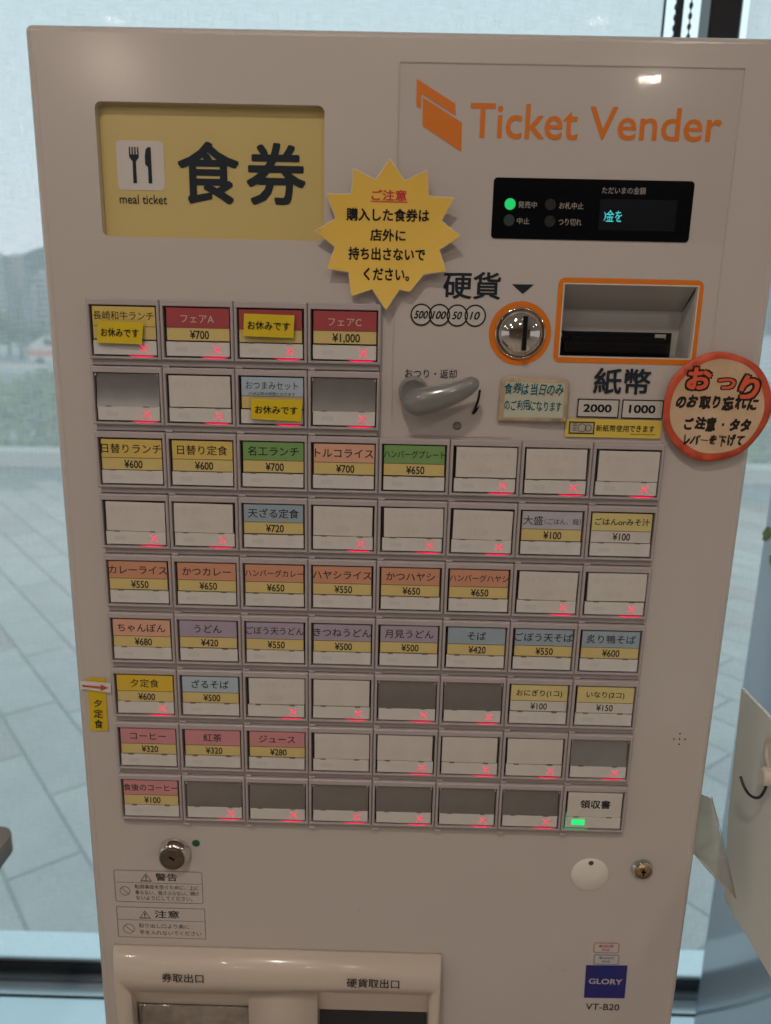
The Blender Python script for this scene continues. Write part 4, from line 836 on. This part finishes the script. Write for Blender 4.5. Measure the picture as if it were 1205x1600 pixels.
q = at(983.5, 677.5); q2 = at(1023, 678.3); mb.box(q.x, q2.x, y - .00005, y, q.z - .0003, q.z); mb.build('lettering', mat('brown_ink', (0, 0, 0)), ns)

# "closed today" stickers
def rest(px, label, seed):
    P = quad_px(px, -.0018); c = (sum(p[0] for p in P) / 4, sum(p[1] for p in P) / 4); t = thing('closed_sticker', (c[0], -.0018, c[1]), label, 'sticker', 'small yellow closed stickers on the buttons')
    f = lambda x, z: -.0018 - .0006 * math.sin((x - c[0]) * 120 + seed)
    sheet(P, f, .003).build('paper', mat('closed_yellow', (.72, .53, .01), .5, var=(60, .06)), t)
    mb = MB(); ang = math.atan2(P[1][1] - P[0][1], P[1][0] - P[0][0]); w = math.hypot(P[1][0] - P[0][0], P[1][1] - P[0][1]) * .84; put(mb, 'お休みです', c[0] - w / 2, c[0] + w / 2, c[1] - .0029, c[1] + .0029, -.0004, bold=.012, fn=f, rot=ang); mb.build('lettering', INK, t)
    tp = shrink(P, .0025); tp = tp if area(tp) > area(P) else shrink(P, -.0025)
    MB().flat(tp, -.0011).build('clear_tape', COVER, t)
def s4(pts): return [(120 + x / 2.41, 450 + y / 2.41) for x, y in pts]
rest(s4([(78, 124), (250, 130), (246, 212), (76, 206)]), 'yellow closed sticker on the first button of the top row', 1)
rest(s4([(630, 96), (820, 103), (816, 188), (628, 181)]), 'yellow closed sticker on the third button of the top row', 2)
rest(s4([(658, 417), (848, 424), (845, 504), (656, 492)]), 'yellow closed sticker on the light blue button in the second row', 3)

# yellow evening-menu tag and red arrow slip at the left edge
P = quad_px([(136.5, 1058), (165, 1058.5), (170, 1141), (142, 1140.6)]); c = (sum(p[0] for p in P) / 4, sum(p[1] for p in P) / 4)
et = thing('menu_tag', (c[0], PY, c[1]), 'narrow upright yellow paper tag left of the yellow evening set button', 'paper tag'); f = lambda x, z: PY - .0006 - .02 * max(0, (c[1] - z) - .008)
sheet(P, f, .004).build('paper', mat('tag_yellow', (.72, .50, .02), .5, var=(50, .08)), et); mb = MB()
for s, (x0, y0, x1_, y1) in (('夕', (147.5, 1092, 160, 1104)), ('定', (147.5, 1107.5, 161.5, 1121)), ('食', (148.3, 1123.5, 162, 1137))): q = pxbox(x0, y0, x1_, y1, PY); put(mb, s, *q, -.0004, bold=.008, fn=f)
mb.build('lettering', INK, et)
P = quad_px([(124.7, 1063.5), (172.8, 1068.5), (173, 1083.5), (124.7, 1076.5)], PY - .003); c = (sum(p[0] for p in P) / 4, sum(p[1] for p in P) / 4)
ar = thing('arrow_slip', (c[0], PY - .003, c[1]), 'small white slip with a red arrow over the top of the yellow tag', 'paper slip'); f2 = lambda x, z: PY - .0022 - .05 * max(0, c[0] - x - .003)
sheet(P, f2, .003).build('paper', WHITEP, ar); mb = MB(); A0 = [at(px, py, PY - .003) for px, py in ((128.5, 1070.3), (157, 1073.5), (157, 1070), (169.5, 1075.5), (157, 1080), (157, 1077), (128.5, 1073))]
mb.add([(p.x, f2(p.x, p.z) - .0003, p.z) for p in A0], [(0, 1, 5, 6), (2, 3, 4)]); mb.build('arrow_print', mat('arrow_red', (.52, .09, .06), .5), ar)

# ================================================================== THINGS BESIDE THE MACHINE
# grey glossy cabinet
gc = thing('grey_cabinet', (.6, .45, 0), 'tall glossy blue-grey cabinet standing right of the machine', 'cabinet')
gX = at(1112, 1400, .515).x; pts = rrect(gX, 1.1, .24, .53, .022, 8)
MB().loops([[(x, y, .0) for x, y in pts], [(x, y, 1.9) for x, y in pts]], True, True, True).build('body', mat('blue_grey_gloss', (.62, .70, .80), .17, coat=.3, var=(3, .05)), gc)
MB().bbox(gX + .03, 1.07, .225, .2395, .1, .52, .003).build('door', mat('blue_grey_gloss', (0, 0, 0)), gc)
MB().bbox(1.02, 1.035, .215, .2245, .36, .46, .003).build('handle', STEEL, gc)
# leaf decoration
lf = thing('leaf_garland', (.42, .28, 1.215), 'two small pale green paper leaves stuck on the grey cabinet', 'decoration')
for px_, py_, r_, s_ in ((1197, 834, .4, .015), (1206, 879, -.5, .013)):
    x, z = (lambda q: (q.y, q.z))(CAM + (at(px_, py_, 1) - CAM) * ((gX - .002) / (at(px_, py_, 1) - CAM).x))
    mb = MB(); ls = []
    for k in range(9):
        t = k / 8; w = s_ * .42 * math.sin(math.pi * min(1, t * .95 + .03)) ** .8 * (1 + .18 * math.sin(k * 2.4)); cx_ = x - math.sin(r_) * (t - .5) * s_ * 1.6; cz_ = z + math.cos(r_) * (t - .5) * s_ * 1.6
        ls.append([(gX - .001, cx_ + w * 1.8, cz_), (gX - .004, cx_, cz_ + .001), (gX - .001, cx_ - w * 1.8, cz_)])
    mb.loops(ls, True, closed=False); mb.build('leaf', mat('paper_leaf', (.24, .34, .12), .6, var=(120, .3)), lf)
# pale board edge-on with its hook
bd = thing('side_board', (.297, -.2, .98), 'pale grey-green board standing edge-on right of the machine, carrying a hook', 'board')
ou = [(.058, 1.161), (.050, 1.05), (.036, .974), (-.75, .992), (-.75, 1.165)]
MB().loops([[(.295, y, z) for y, z in ou], [(.2975, y, z) for y, z in ou]], False, True, True).build('panel', mat('pale_board', (.86, .89, .82), .45, var=(5, .06)), bd)
lg = MB().box(.30, .33, -.74, -.70, 0, .991); lg.build('leg', STEEL, bd)
hk = thing('adhesive_hook', (.29, -.018, 1.14), 'cream round adhesive hook with a dark wire crook stuck on the board', 'hook')
def yz(cy, cz, ry, rz, x, n=36): return [(x, cy + ry * math.cos(2 * math.pi * i / n), cz + rz * math.sin(2 * math.pi * i / n)) for i in range(n)]
hy, hz = -.0155, 1.1425; HM = mat('cream_hook_plastic', (.72, .68, .58), .35)
MB().loops([yz(hy, hz, .0160, .0160, .2948), yz(hy, hz, .0160, .0160, .2915), yz(hy, hz, .0150, .0150, .2890), yz(hy, hz, .0105, .0105, .2885), yz(hy, hz, .0100, .0100, .2900)], True, False, True).build('base', HM, hk)
MB().loops([yz(hy, hz - .0170, .0068, .0075, .2945, 20), yz(hy, hz - .0172, .0066, .0072, .2850, 20), yz(hy, hz - .0176, .0045, .0052, .2828, 20)], True, True, True).build('socket', HM, hk)
MB().tube([(.288, hy, hz - .022), (.286, hy - .001, hz - .030), (.284, hy + .001, hz - .037), (.281, hy + .008, hz - .040), (.279, hy + .016, hz - .037), (.278, hy + .021, hz - .031)], .0011, 10, True, 3).build('crook', mat('dark_wire', (.06, .06, .05), .3, .8), hk)
# clear plastic pocket sticking out from the machine's side
cpk = thing('clear_pocket', (.262, .02, 1.05), 'curled clear plastic pocket sticking out from the right side of the machine', 'plastic pocket')
PK = clear('pocket_plastic', .12, (.42, .36, .26), bump=(30, .5, .004), gain=3.0, veil=.35)
ls = []
a0, a1, a2, a3 = at(1092, 1236, .02), at(1113, 1246, .004), at(1150.5, 1405, -.002), at(1080, 1330, .02)
for k in range(11):
    t = k / 10; L_ = a0.lerp(a3, t); R_ = a1.lerp(a2, t); rowp = []
    for j in range(7):
        s_ = j / 6; p = L_.lerp(R_, s_); p.y -= .004 * math.sin(math.pi * s_) + .0015 * math.sin(9 * s_ + 4 * t); rowp.append(tuple(p))
    ls.append(rowp)
MB().loops(ls, True, closed=False).build('sheet', PK, cpk)
MB().tube([at(1084, 1333, .018), at(1100, 1348, .006), at(1108, 1358, .003), at(1125, 1377, .0), at(1150, 1404, -.003)], .0004, 6).build('sheet_edge', mat('bright_edge', (.75, .68, .6), .2), cpk)
MB().tube([at(1112, 1245, .003), at(1127, 1300, .0), at(1140, 1360, -.002), at(1150, 1404, -.003)], .0003, 6).build('sheet_edge', mat('grey_edge', (.25, .25, .24), .3), cpk)
# dark wooden table corner at the left
tb_ = thing('wooden_table', (-.85, .18, 0), 'dark wooden table at the left edge with a rounded corner', 'table')
tc_ = rrect(-1.5, -.488, -.15, .352, .02, 6)
MB().loops([[(x, y, .764) for x, y in tc_], [(x, y, .787) for x, y in tc_], [(x * .9995, y - .001, .790) for x, y in tc_]], True, True, True).build('tabletop', mat('dark_wood', (.26, .15, .10), .35, var=(9, .4)), tb_)
lm_ = mat('dark_leg', (.05, .04, .035), .5)
for x, y in ((-1.42, -.08), (-.60, -.08), (-1.42, .28), (-.60, .28)): MB().box(x - .02, x + .02, y - .02, y + .02, 0, .763).build('leg', lm_, tb_)
